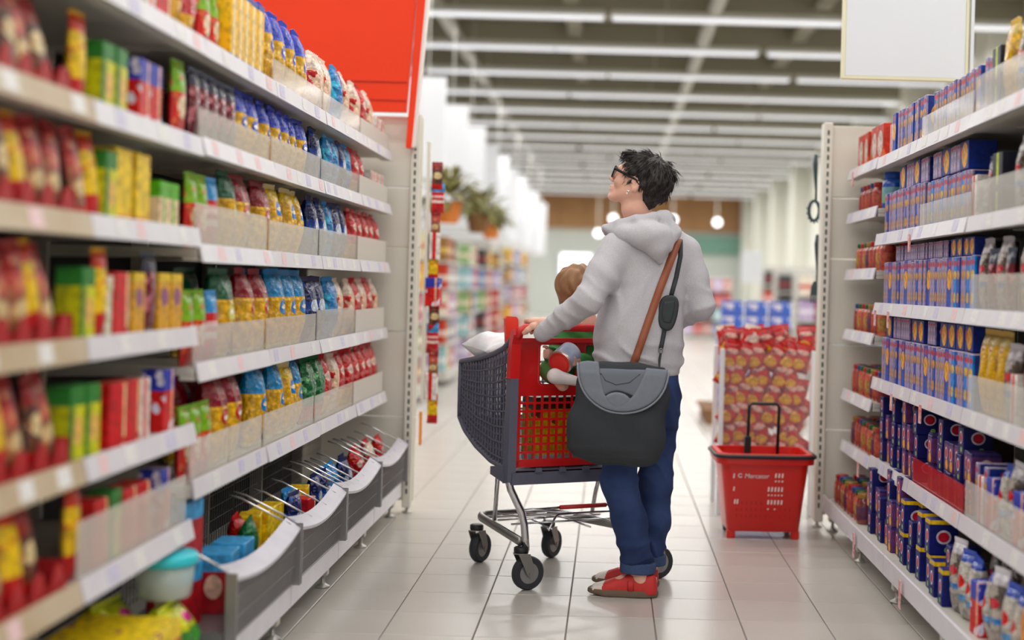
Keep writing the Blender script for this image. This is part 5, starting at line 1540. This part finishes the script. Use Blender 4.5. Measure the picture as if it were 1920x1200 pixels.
def feet_f(P):
    d = None
    for F_, A_ in ((FL_, AL), (FR_, AR)):
        e = s_chain(P, [(A_.x, A_.y, .12), F_(.06, 0, .065), F_(.13, 0, .05), F_(.19, 0, .03)], [.034, .027, .023, .018], .02)
        d = e if d is None else np.minimum(d, e)
    return d
ft_ = sdf_mesh('feet_tmp', feet_f, (-.06, 4.83, .005), (.3, 5.2, .16), .005, M_skin)
def join_into(root, others):
    import bmesh
    bm = bmesh.new()
    for o in [root] + others: bm.from_mesh(o.data)
    bm.to_mesh(root.data); bm.free()
    root.data.polygons.foreach_set('use_smooth', [True] * len(root.data.polygons))
    for o in others: bpy.data.objects.remove(o)
join_into(bw_, [hm_, cr_, ft_])
woman = bw_
tag(woman, 'short-haired person in grey hoodie and jeans looking up beside the trolley', 'person')

# clothes
hoodie = sdf_mesh('hoodie', hoodie_f, (-.33, 4.64, .79), (.46, 5.24, 1.43), .0068, M_hood, parent=woman)
hp = lambda x, y, Y: Wp(x, y, Y)
def hood_f(P):
    d = s_chain(P, [hp(1143, 430, 4.90), hp(1172, 437, 4.84), hp(1205, 443, 4.815), hp(1236, 446, 4.83)], [.018, .03, .046, .046], .02)
    d = smin(d, s_chain(P, [hp(1225, 442, 4.81), hp(1233, 466, 4.815), hp(1238, 488, 4.825)], [.05, .036, .016], .02), .03)
    d = smin(d, s_chain(P, [hp(1137, 428, 4.945), hp(1160, 419, 4.87), hp(1195, 412, 4.84), hp(1225, 407, 4.845), hp(1248, 404, 4.90), hp(1256, 412, 4.97), hp(1235, 424, 5.04), hp(1185, 432, 5.06), hp(1140, 432, 5.0), hp(1136, 430, 4.95)],
                              [.016, .017, .018, .019, .02, .02, .018, .018, .018, .016], .01), .02)
    d = smin(d, s_chain(P, [hp(1246, 415, 4.88), hp(1262, 436, 4.88), hp(1250, 462, 4.84)], [.03, .028, .02], .02), .025)
    d = d + .003 * ridge(P, (.75, .1, .75), (.6, .4, -.7), 30, 1.0, .9)
    return d
hood = sdf_mesh('hood', hood_f, (-.08, 4.72, 1.21), (.28, 5.1, 1.46), .0052, M_hood, parent=woman)
cuff = MB(); dirw = (LW - LE).normalized()
cuffm = sdf_mesh('sleeve_cuff', lambda P: s_cone(P, LW - dirw * .012, LW + dirw * .014, .037, .034) + .0008 * np.sin(P[:, 1] * 900), tuple(LW - Vector((.07, .07, .07))), tuple(LW + Vector((.07, .07, .07))), .005, M_hood, parent=hoodie)

def leg_wr(P, ph):
    z = P[:, 2]
    m = 1.1 * np.exp(-((z - .16) / .06) ** 2) + .8 * np.exp(-((z - .5) / .07) ** 2) + .35 * np.exp(-((z - .72) / .08) ** 2) + .25
    return .008 * ridge(P, (.35, .15, 1), (1, .6, .1), 42, 1.5, ph) * m
hip_f = loft_field([(690, 1122, 1272, .115), (730, 1122, 1272, .122), (775, 1124, 1270, .12), (800, 1130, 1266, .11)], YW, PSI, 2.2)
def jeans_f(P):
    a = s_chain(P, [HL, KL, Wp(1180, 975, 4.91), (AL.x - .004, AL.y, .112)], [.085, .064, .062, .06], .03)
    b = s_chain(P, [HR_, KR, Wp(1229, 975, 5.05), (AR.x + .01, AR.y, .115)], [.083, .062, .055, .054], .03)
    d = smin(hip_f(P), np.minimum(a, b), .03)
    return smax(d + leg_wr(P, 0), .1 - P[:, 2], .006)
jeans = sdf_mesh('jeans', jeans_f, (-.08, 4.72, .08), (.36, 5.22, .92), .0068, M_jean, parent=woman)
for A_, r0, dx in ((AL, .059, -.004), (AR, .054, .01)):
    c0 = np.array((A_.x + dx, A_.y, 0), np.float32)
    def cf(P, c0=c0, r0=r0):
        q = P - c0; r = np.hypot(q[:, 0], q[:, 1]) + .003 * np.sin(np.arctan2(q[:, 1], q[:, 0]) * 3)
        return np.hypot(np.maximum(np.abs(r - r0) - .004, 0), np.maximum(np.abs(q[:, 2] - .108 + .02 * q[:, 0]) - .016, 0)) - .0045
    sdf_mesh('jeans_cuff', cf, (A_.x - .09, A_.y - .09, .07), (A_.x + .1, A_.y + .09, .15), .004, M_cuff, parent=jeans)
# shoes
def shoe(F_, nm):
    R2 = np.array([list(F_(1, 0, 0) - F_(0, 0, 0)), list(F_(0, 1, 0) - F_(0, 0, 0)), [0, 0, 1]], np.float32).T
    o = V3(F_(0, 0, 0)); loc = lambda P: (P - o) @ R2
    def up_f(P):
        q = loc(P)
        w = np.interp(q[:, 0], [0, .05, .12, .19, .24, .26], [.026, .032, .033, .042, .034, .02])
        h = np.interp(q[:, 0], [0, .03, .07, .10, .14, .19, .24, .262], [.084, .088, .086, .084, .074, .054, .038, .016])
        zc = h * .5
        k = (np.abs(q[:, 1] / w) ** 3 + np.abs(np.clip((q[:, 2] - .012) / np.maximum(h - .012, .004), -4, 4)) ** 3) ** (1 / 3)
        d = (k - 1) * np.minimum(w, h) * .8
        d = smax(d, -q[:, 0], .02); d = smax(d, q[:, 0] - .258, .02); d = smax(d, .012 - q[:, 2], .004)
        op = s_ell(q, (.055, 0, .12), (.045, .026, .045))       # ankle opening
        op2 = s_ell(q, (.142, 0, .088), (.020, .026, .036))     # instep opening
        return smax(smax(d, -op, .005), -op2, .005)
    lo = [min(F_(a, w, 0)[i] for a in (-.02, .28) for w in (-.06, .06)) for i in (0, 1)]; hi = [max(F_(a, w, 0)[i] for a in (-.02, .28) for w in (-.06, .06)) for i in (0, 1)]
    s = sdf_mesh(nm, up_f, (lo[0], lo[1], .0), (hi[0], hi[1], .11), .0035, [M_shoe, M_toe], matfn=lambda c: (loc(c)[:, 0] > .212 - .25 * loc(c)[:, 2]), parent=woman)
    out = []
    for k in range(40):
        a = 2 * math.pi * k / 40
        x = .13 + .134 * math.cos(a); w = np.interp(x, [-.004, .05, .12, .2, .25, .264], [.026, .038, .038, .049, .041, .025]) * abs(math.sin(a)) ** .45
        out.append((x, math.copysign(w, math.sin(a))))
    sl = MB(); vs = []
    for z, sc in ((0.004, .97), (.012, 1.0), (.02, 1.0), (.026, .97)):
        for x, w in out: vs.append(F_(.13 + (x - .13) * sc, w * sc, z + (.004 if x > .22 and z < .01 else 0)))
    fs = [tuple(range(40))[::-1], tuple(range(120, 160))]
    for i in range(3):
        for j in range(40): fs.append((40 * i + j, 40 * i + (j + 1) % 40, 40 * i + 40 + (j + 1) % 40, 40 * i + 40 + j))
    so = sl.add(vs, fs).build('sole', M_sole, s, True); smooth_by_angle(so.data, 50)
    st = MB(); st.tube([F_(.1, .036, .026), F_(.102, .031, .058), F_(.1, 0, .078), F_(.098, -.031, .058), F_(.096, -.036, .026)], .012, 8, ry=.0035); st.build('strap', M_shoe, s, True)
    MB().prism([(.085, .052), (.112, .048), (.118, .06), (.1, .066)], -.0402, -.036, lambda a, b, d: F_(a, -d, b - .004)).build('strap_patch', M_toe, s)
    MB().prism([(.004, .05), (.014, .05), (.016, .07), (.006, .07)], -.0275, -.0245, lambda a, b, d: F_(a, -d, b)).build('heel_tab', M_toe, s)
shoe(FL_, 'shoe'); shoe(FR_, 'shoe')
# hair
def hair_f(P):
    q = toH(P)
    qs = np.stack([q[:, 0], np.abs(q[:, 1]), q[:, 2]], 1)
    d = s_ell(q, (-.026, 0, .042), (.107, .085, .092))
    d = smin(d, s_ell(q, (-.075, 0, .035), (.07, .074, .078)), .03)
    d = smin(d, s_cone(q, (-.078, 0, -.02), (-.062, 0, -.082), .05, .034), .03)
    d = smin(d, s_ell(q, (.044, .0, .092), (.035, .05, .018)), .02)
    u = q[:, 2]
    hl = np.interp(u, [-.12, -.06, -.03, -.012, .0, .03, .055, .072, .088, .11], [-.045, -.045, -.036, -.02, .014, .03, .04, .062, .09, .1])
    hl = hl + .006 * np.sin(u * 320 + q[:, 1] * 90)
    d = smax(d, q[:, 0] - hl, .008)
    d = smax(d, -s_ell(qs, (-.01, .088, -.010), (.021, .04, .034)), .006)
    cl = .0032 * np.sin(q[:, 0] * 130 + 3 * np.sin(u * 45) + q[:, 1] * 60) + .0025 * np.sin(q[:, 1] * 170 + u * 70 + 2 * np.sin(q[:, 0] * 50))
    return (d + cl) * HS
hair = sdf_mesh('hair', hair_f, (HC.x - .17, HC.y - .16, HC.z - .16), (HC.x + .21, HC.y + .18, HC.z + .2), .0042, M_hair, parent=woman)
ck = MB(); hv = np.array([v.co[:] for v in hair.data.vertices], np.float32); hn = np.array([v.normal[:] for v in hair.data.vertices], np.float32)
ql = toH(hv); r_ = random.Random(3)
sel = [i for i in range(len(hv)) if ql[i][2] > -.05 and not (ql[i][0] > .02 and ql[i][2] < .03)]
for i in r_.sample(sel, min(1500, len(sel))):
    q = ql[i]
    crown = np.array((-.06, 0, .13)); fl_ = q - crown
    fl_ = fl_ / max(np.linalg.norm(fl_), 1e-4) + np.array((.25 if q[0] > 0 else -.1, r_.uniform(-.35, .35), -.55 if q[2] < .1 else -.1)) + np.array((r_.uniform(-.3, .3), 0, r_.uniform(-.2, .3)))
    fw_ = RH @ fl_; n_ = hn[i]; t_ = fw_ - n_ * float(fw_ @ n_); t_ = t_ / max(np.linalg.norm(t_), 1e-4)
    L_ = r_.uniform(.024, .05) * (.6 if q[2] < 0 else 1); lift = r_.uniform(.0, .10 if q[2] > .07 else .03)
    a = hv[i] - n_ * .002; b = a + t_ * L_ * .5 + n_ * (.002 + lift * L_ * 1.2); e = a + t_ * L_ + n_ * (.001 + lift * L_ * 1.4 - .002)
    sd = np.cross(t_, n_) * r_.uniform(.0009, .0022)
    ck.add([a - sd, a + sd, b - sd * .9, b + sd * .9, e, b + n_ * .0022, a + n_ * .002], [(0, 2, 5, 6), (6, 5, 3, 1), (2, 4, 5), (5, 4, 3), (0, 1, 3, 2), (2, 3, 4)])
for k in range(44):        # fringe falling over the forehead
    l0 = r_.uniform(-.045, .06); a = fromH((.035 + r_.uniform(-.02, .03), l0 * .8, .116)); m1 = fromH((.084 + r_.uniform(-.004, .006), l0, .100 + r_.uniform(-.006, .006))); e = fromH((.09 + r_.uniform(-.008, .006), l0 + r_.uniform(-.01, .01), .068 + r_.uniform(-.014, .02)))
    ck.tube([a, m1, e], [.003, .0032, .0005], 5)
ck.build('hair_locks', M_hair, hair, True, kind='stuff')
# glasses, earring
M_frame = mat('glasses_black', (18, 18, 22), .25)
gl = empty('glasses'); gl.parent = woman
fr_ = MB()
for sg in (-1, 1):
    pts = []
    for cx, cz, a0, rr_ in ((sg * .033 + .014, .018, 0, .012), (sg * .033 - .014, .018, 90, .012), (sg * .033 - .013, -.003, 180, .013), (sg * .033 + .013, -.003, 270, .013)):
        for k in range(5):
            an = math.radians(a0 + 22.5 * k); x = cx + rr_ * math.cos(an); pts.append(fromH((.103 - .22 * max(0, abs(x) - .02), x, cz + rr_ * math.sin(an) + .004)))
    fr_.tube(pts, .0034, 6, closed=True)
fr_.tube([fromH((.104, -.01, .016)), fromH((.108, 0, .018)), fromH((.104, .01, .016))], .003, 6)
fr_.build('front_frame', M_frame, gl, True)
for sg in (-1, 1):
    MB().tube([fromH((.094, sg * .06, .024)), fromH((.085, sg * .0655, .023)), fromH((.03, sg * .0745, .016)), fromH((-.012, sg * .082, .012)), fromH((-.03, sg * .083, -.004))], [.0055, .0055, .005, .004, .003], 8, ry=.0026).build('temple', M_frame, gl, True)
    MB().prism([(-.018, -.012), (.018, -.012), (.022, .0), (.022, .022), (-.022, .022), (-.022, 0)], .1005 - .004, .1012 - .004, lambda a, b, d: fromH((d, sg * .033 + a, b + .002))).build('lens', mat('lens', (226, 230, 234), .05, alpha=.25), gl)
er = empty('earring'); er.parent = woman
MB().lathe([(.0015, -.0055), (.0045, -.0035), (.0058, 0), (.0045, .0035), (.0015, .0055)], 12, tuple(fromH((.0, .083, -.043)))).build('stud', mat('silver', (230, 230, 232), .15, .9), er, True)
MB().lathe([(.001, -.004), (.0032, -.002), (.0036, .001), (.001, .004)], 12, tuple(fromH((.002, .085, -.054)))).build('pendant', mat('pearl', (236, 226, 216), .2), er, True)

# ------------------------------------------------------------------ her shoulder bag
M_bag = mat('bag_charcoal', (58, 61, 66), .8, spec=.25, noise=(5, (50, 53, 57), .6), bump=(12, .3))
M_bagg = mat('bag_grey', (122, 128, 138), .75, spec=.25, noise=(60, (112, 118, 128), .6))
M_brown = mat('brown_strap', (150, 84, 56), .5)
M_blk = mat('black_strap', (44, 50, 54), .6)
YB = 4.735
bag_f0 = loft_field([(679, 1090, 1246, .022), (700, 1085, 1251, .04), (740, 1076, 1254, .052), (780, 1066, 1251, .06), (815, 1060, 1249, .064), (840, 1063, 1247, .062), (858, 1080, 1244, .05), (872, 1108, 1236, .03)], YB, .06, 3.0)
bag_f = lambda P: bag_f0(P) + .0022 * np.sin(P[:, 2] * 40 + P[:, 0] * 26) + .002 * np.sin(P[:, 0] * 48 - P[:, 2] * 14)
bag = empty('shoulder_bag', Wp(1160, 872, YB), label='charcoal shoulder bag with grey curved yoke and brown strap', cat='bag')
def under(o, root):
    o.parent = root; o.matrix_parent_inverse = root.matrix_basis.inverted()
    return o
def rootinv(root):
    return Matrix.Translation(-root.location)
o = sdf_mesh('bag_body', bag_f, (-.22, YB - .12, .42), (.27, YB + .12, .93), .0065, M_bag); under(o, bag)
def rounded_outline(px, n=3, sharp=50):
    """a smooth closed outline through px; real corners stay"""
    out, k = [], len(px)
    P_ = [np.array(q, float) for q in px]
    def corner(i):
        a, b = P_[i] - P_[i - 1], P_[(i + 1) % k] - P_[i]
        return math.degrees(math.acos(max(-1, min(1, float(a @ b) / (np.linalg.norm(a) * np.linalg.norm(b)))))) > sharp
    for i in range(k):
        p1, p2 = P_[i], P_[(i + 1) % k]
        p0 = p1 if corner(i) else P_[i - 1]; p3 = p2 if corner((i + 1) % k) else P_[(i + 2) % k]
        for j in range(n):
            t = j / n
            out.append(tuple(.5 * (2 * p1 + (p2 - p0) * t + (2 * p0 - 5 * p1 + 4 * p2 - p3) * t * t + (3 * p1 - p0 - 3 * p2 + p3) * t ** 3)))
    return out
def poly_field(px, y0, yc_of, th, rnd):
    if len(px) > 6: px = rounded_outline(px)
    pts = np.array([[Wp(a, b, y0).x, Wp(a, b, y0).z] for a, b in px], np.float32)
    def fn(P):
        x = P[:, [0, 2]]
        d = np.full(len(x), 1e9, np.float32); s = np.ones(len(x), np.float32)
        n = len(pts)
        for i in range(n):
            a, b = pts[i], pts[i - 1]
            e = b - a; w = x - a
            t = np.clip(w @ e / float(e @ e), 0, 1)
            d = np.minimum(d, ((w - t[:, None] * e) ** 2).sum(1))
            c1 = x[:, 1] >= a[1]; c2 = x[:, 1] < b[1]; c3 = e[0] * w[:, 1] > e[1] * w[:, 0]
            fl = (c1 & c2 & c3) | (~c1 & ~c2 & ~c3)
            s = np.where(fl, -s, s)
        d2 = s * np.sqrt(d) + rnd
        dy = np.abs(P[:, 1] - yc_of(P)) - th + rnd
        return np.minimum(np.maximum(d2, dy), 0) + np.hypot(np.maximum(d2, 0), np.maximum(dy, 0)) - rnd
    return fn
def bag_front(P):      # depth of the bag's front face at that height
    zt = [Wp(1160, y, YB).z for y in (679, 700, 740, 780, 815)]
    return YB - np.interp(P[:, 2], zt[::-1], [.064, .06, .052, .040, .024])
yoke = [(1084, 680), (1086, 705), (1094, 730), (1110, 750), (1135, 766), (1168, 772), (1202, 766), (1228, 750), (1245, 726), (1253, 694), (1211, 690), (1203, 712), (1184, 745), (1160, 752), (1134, 741), (1127, 712), (1123, 679), (1100, 677)]
o = sdf_mesh('yoke', poly_field(yoke, 4.685, lambda P: bag_front(P) - .002, .0095, .007), (-.2, 4.63, .6), (.26, 4.76, .92), .0048, M_bagg); under(o, bag)
inner = [(1122, 690), (1214, 694), (1203, 722), (1190, 745), (1176, 738), (1156, 733), (1140, 738), (1130, 745), (1124, 715)]
o = sdf_mesh('inner_panel', poly_field(inner, 4.69, lambda P: bag_front(P) + .004, .009, .006), (-.16, 4.63, .66), (.2, 4.77, .9), .0048, mat('bag_grey_dark', (108, 114, 124), .8, spec=.2)); under(o, bag)
half = [(1134, 744), (1142, 738), (1156, 735), (1172, 739), (1182, 748), (1172, 760), (1156, 764), (1142, 758)]
o = sdf_mesh('half_disc', poly_field(half, 4.685, lambda P: bag_front(P) - .002, .0105, .006), (-.16, 4.63, .62), (.2, 4.77, .82), .0045, M_bagg); under(o, bag)
pipe = [(1083, 680), (1085, 706), (1093, 731), (1109, 752), (1135, 769), (1168, 775), (1203, 769), (1230, 752), (1247, 727), (1255, 694)]
def bfy(px, py):
    q = Wp(px, py, 4.685); return float(bag_front(np.array([[q.x, q.y, q.z]]))[0])
o = MB().tube([Wp(x, y, bfy(x, y) - .002) for x, y in rounded_outline(pipe)[:27] + [pipe[-1]]], .0042, 6).build('piping', mat('bag_piping', (136, 142, 152), .7), None, True); under(o, bag)
o = MB().tube([Wp(x, y, bfy(x, y) + .0) for x, y in ((1126, 700), (1135, 714), (1155, 722), (1180, 718), (1200, 702))], .006, 6).build('zip', M_dark, None, True); under(o, bag)
def surf_y(px, py, fns, lift, y0=4.55, y1=5.2):
    ys = np.linspace(y0, y1, 260); P = np.array([list(Wp(px, py, y)) for y in ys], np.float32)
    d = np.min([f(P) for f in fns], 0)
    k = np.argmax(d < lift) if (d < lift).any() else len(ys) - 1
    return Wp(px, py, float(ys[k]))
def ribbon(pts, w, th, nrm=(0, -1, 0.1)):
    """a flat band along pts, its face towards nrm"""
    vs, fs = [], []; n = Vector(nrm).normalized(); k = len(pts)
    for i, p in enumerate(pts):
        t = (pts[min(i + 1, k - 1)] - pts[max(i - 1, 0)]).normalized(); s = t.cross(n).normalized(); nn = s.cross(t)
        ww = w[i] if hasattr(w, '__len__') else w
        for a, b in ((-1, -1), (1, -1), (1, 1), (-1, 1)): vs.append(p + s * (a * ww / 2) + nn * (b * th / 2))
    for i in range(k - 1):
        for j in range(4): fs.append((4 * i + j, 4 * i + (j + 1) % 4, 4 * i + 4 + (j + 1) % 4, 4 * i + 4 + j))
    fs += [(3, 2, 1, 0), (4 * k - 4, 4 * k - 3, 4 * k - 2, 4 * k - 1)]
    return MB().add(vs, fs)
def dense(px, n=5):
    out = []
    for (a, b), (c, d) in zip(px[:-1], px[1:]):
        for k in range(n): out.append((a + (c - a) * k / n, b + (d - b) * k / n))
    return out + [px[-1]]
bp_ = [surf_y(x, y, [hoodie_f], .007) for x, y in dense([(1181, 700), (1196, 660), (1214, 608), (1236, 545), (1255, 495), (1266, 466), (1271, 450)])]
bp_[0] = Wp(1179, 705, 4.705); 
o = ribbon([Wp(1176, 716, 4.70)] + bp_ + [Wp(1272, 440, 4.99), Wp(1268, 450, 5.08)], .029, .005).build('brown_strap', M_brown, None, True); under(o, bag)
kp_ = [surf_y(x, y, [hoodie_f], .006) for x, y in dense([(1276, 452), (1276, 480), (1268, 520), (1258, 556)])]
o = ribbon([Wp(1276, 441, 4.99)] + kp_, .017, .004).build('black_strap', M_blk, None, True); under(o, bag)
pc = surf_y(1252, 587, [hoodie_f], .012)
padpx = [(1238, 562), (1246, 555), (1258, 553), (1268, 557), (1273, 568), (1271, 588), (1266, 606), (1259, 618), (1248, 621), (1237, 613), (1232, 595), (1233, 575)]
o = sdf_mesh('strap_pad', poly_field(padpx, pc.y, lambda P: pc.y + 0 * P[:, 0], .011, .008), tuple(pc - Vector((.1, .05, .1))), tuple(pc + Vector((.1, .05, .1))), .004, M_blk); under(o, bag)
panpx = [(1243, 565), (1266, 563), (1264, 588), (1258, 607), (1243, 605), (1239, 588)]
o = sdf_mesh('pad_panel', poly_field(panpx, pc.y, lambda P: pc.y - .009 + 0 * P[:, 0], .0045, .003), tuple(pc - Vector((.1, .05, .1))), tuple(pc + Vector((.1, .05, .1))), .004, M_blk); under(o, bag)
lp_ = [surf_y(x, y, [hoodie_f], .008) for x, y in dense([(1248, 605), (1244, 630), (1239, 655)])]
o = ribbon(lp_, .016, .006).build('lower_strap', M_blk, None, True); under(o, bag)
rc_ = lp_[-1]
o = MB().tube([rc_ + Vector((.007 * math.cos(a), -.003, -.006 + .01 * math.sin(a))) for a in [6.283 * k / 12 for k in range(12)]], .002, 6, closed=True).build('ring', M_zinc, None, True); under(o, bag)
o = MB().tube([rc_ + Vector((0, -.003, -.014)), rc_ + Vector((-.004, -.01, -.04)), Wp(1236, 692, 4.72)], [.004, .005, .003], 8).build('clip', M_dark, None, True); under(o, bag)

# ------------------------------------------------------------------ the child in the trolley seat
CH = Wp(1092, 546, 5.20)
M_green = mat('green_jacket', (64, 150, 74), .8, noise=(20, (40, 110, 50), .7)); M_sock = mat('white_sock', (226, 216, 216), .9, bump=(300, .2))
CR = frame((.85, -.2, .0)); toC = lambda P: (P - V3(CH)) @ CR
tor = C(.33, .13, 0)
sh_l, sh_r = Vector((tor.x - .065, tor.y - .02, .96)), Vector((tor.x + .08, tor.y + .04, .96))
hand_c = Wp(1079, 676, 5.03); hand_2 = Wp(1030, 662, 5.05)
def child_f(P):
    q = toC(P); qs = np.stack([q[:, 0], np.abs(q[:, 1]), q[:, 2]], 1)
    d = s_ell(q, (-.01, 0, .015), (.078, .066, .074)); d = smin(d, s_ell(q, (.02, 0, -.03), (.05, .054, .052)), .03)
    d = smin(d, s_ell(q, (.07, 0, -.022), (.011, .009, .009)), .01); d = smin(d, s_ell(q, (.062, 0, -.05), (.01, .018, .008)), .01)
    d = smax(d, -s_ell(qs, (.078, .025, .0), (.014, .013, .01)), .01); d = smin(d, s_ell(qs, (0, .068, -.012), (.013, .007, .02)), .006)
    d = smin(d, s_cone(P, CH + Vector((0, 0, -.05)), tor + Vector((0, 0, 1.02)), .034, .036), .02)
    d = smin(d, s_chain(P, [tor + Vector((0, 0, 1.0)), tor + Vector((0, 0, .82))], [.075, .08], .03), .03)
    for a, h in ((sh_l, hand_2), (sh_r, hand_c)):
        el = a.lerp(h, .5) + Vector((0, .03, -.06)); d = smin(d, s_chain(P, [a, el, h], [.03, .026, .016], .02), .02)
        for k in range(4):
            b0 = h + Vector((0, -.004, .012 - .009 * k)); d = smin(d, s_chain(P, [h, b0 + Vector((-.004, -.026, 0)), b0 + Vector((-.018, -.044, .0))], [.012, .0065, .0055], .004), .004)
        d = smin(d, s_chain(P, [h, h + Vector((-.012, -.01, .024)), h + Vector((-.024, -.024, .026))], [.01, .007, .006], .004), .004)
    for s, off in ((.195, -.02), (.39, .0)):
        d = smin(d, s_chain(P, [tor + R_ * (s - .28) * .5 + Vector((0, 0, .82)), C(s, .06, .825), C(s, .0, .80), C(s, -.02, .775)], [.05, .04, .03, .024], .02), .02)
    return d
child = sdf_mesh('person', child_f, (-.42, 4.86, .7), (.2, 5.36, 1.28), .0058, M_skin)
tag(child, 'small brown-haired child in green jacket seated in the trolley', 'person')
def jack_f(P):
    d = s_chain(P, [tor + Vector((0, 0, .97)), tor + Vector((0, 0, .82))], [.08, .09], .03)
    for a, h in ((sh_l, hand_2), (sh_r, hand_c)):
        el = a.lerp(h, .5) + Vector((0, .03, -.06)); d = smin(d, s_chain(P, [a, el, el.lerp(h, .75)], [.042, .037, .03], .02), .02)
    return d + .003 * np.sin(P[:, 2] * 110 + P[:, 0] * 60)
sdf_mesh('jacket', jack_f, (-.44, 4.86, .7), (.24, 5.4, 1.12), .008, M_green, parent=child)
def trs_f(P):
    d = None
    for s in (.195, .39):
        e = s_chain(P, [tor + R_ * (s - .28) * .5 + Vector((0, 0, .81)), C(s, .07, .825), C(s, .02, .808)], [.06, .05, .036], .02)
        d = e if d is None else np.minimum(d, e)
    return d + .002 * np.sin(P[:, 0] * 120)
sdf_mesh('trousers', trs_f, (-.42, 4.86, .68), (.2, 5.36, .95), .008, mat('green_trousers', (84, 140, 70), .85), parent=child)
def child_hair(P):
    q = toC(P)
    d = s_ell(q, (-.018, 0, .028), (.088, .076, .08)); d = smin(d, s_cone(q, (-.05, 0, .0), (-.05, 0, -.06), .05, .035), .03)
    d = smax(d, q[:, 0] - np.interp(q[:, 2], [-.1, -.02, .03, .06], [-.02, 0.0, .03, .09]), .01)
    return d + .003 * np.sin(q[:, 1] * 160 + q[:, 2] * 40 + 2 * np.sin(q[:, 0] * 60)) + .003 * np.sin(q[:, 0] * 150 + 2 * np.sin(q[:, 2] * 50))
sdf_mesh('hair', child_hair, tuple(CH - Vector((.14, .14, .16))), tuple(CH + Vector((.14, .14, .15))), .005, mat('brown_hair', (172, 128, 88), .5, noise=(30, (130, 90, 58), .9, (1, 1, .25))), parent=child)
for s, a, b in ((0, Wp(1040, 705, 4.965), Wp(1078, 714, 4.975)), (1, C(.385, -.03, .765), C(.40, -.05, .76))):
    if s == 0: f = lambda P, a=a, b=b: s_chain(P, [C(.195, .0, .80), a, b], [.026, .026, .019], .015)
    else: f = lambda P, a=a, b=b: s_chain(P, [C(.39, .0, .80), a, b], [.026, .026, .02], .015)
    m_ = (a + b) / 2
    sdf_mesh('sock', f, tuple(m_ - Vector((.13, .11, .1))), tuple(m_ + Vector((.13, .11, .12))), .005, M_sock, parent=child)
# the tin in the child's hands
ta, tb = Wp(1049, 681, 4.985), Wp(1072, 660, 5.07)
tx = (tb - ta).normalized()
tin = empty('tin_can', ta, label='white tin with red end held by the child', cat='tin')
rel = lambda p: p - ta
MB().tube([rel(ta) + tx * .004, rel(ta) + tx * .09], .047, 28).build('tin_body', mat('tin_label', (206, 212, 226), .3, noise=(16, (120, 150, 200), .9)), tin, True)
smooth_by_angle(tin.children[0].data, 40)
MB().tube([tx * .001, tx * .008], [.0495, .0495], 28).build('rim', mat('tin_rim', (220, 200, 190), .25, .6), tin, True)
MB().tube([tx * -.0006, tx * .003], [.043, .043], 28).build('red_end', mat('tin_red', (224, 40, 36), .35), tin)
MB().tube([tx * -.0018, tx * .003], [.033, .033], 28).build('end_disc', mat('tin_red2', (236, 52, 44), .35), tin)
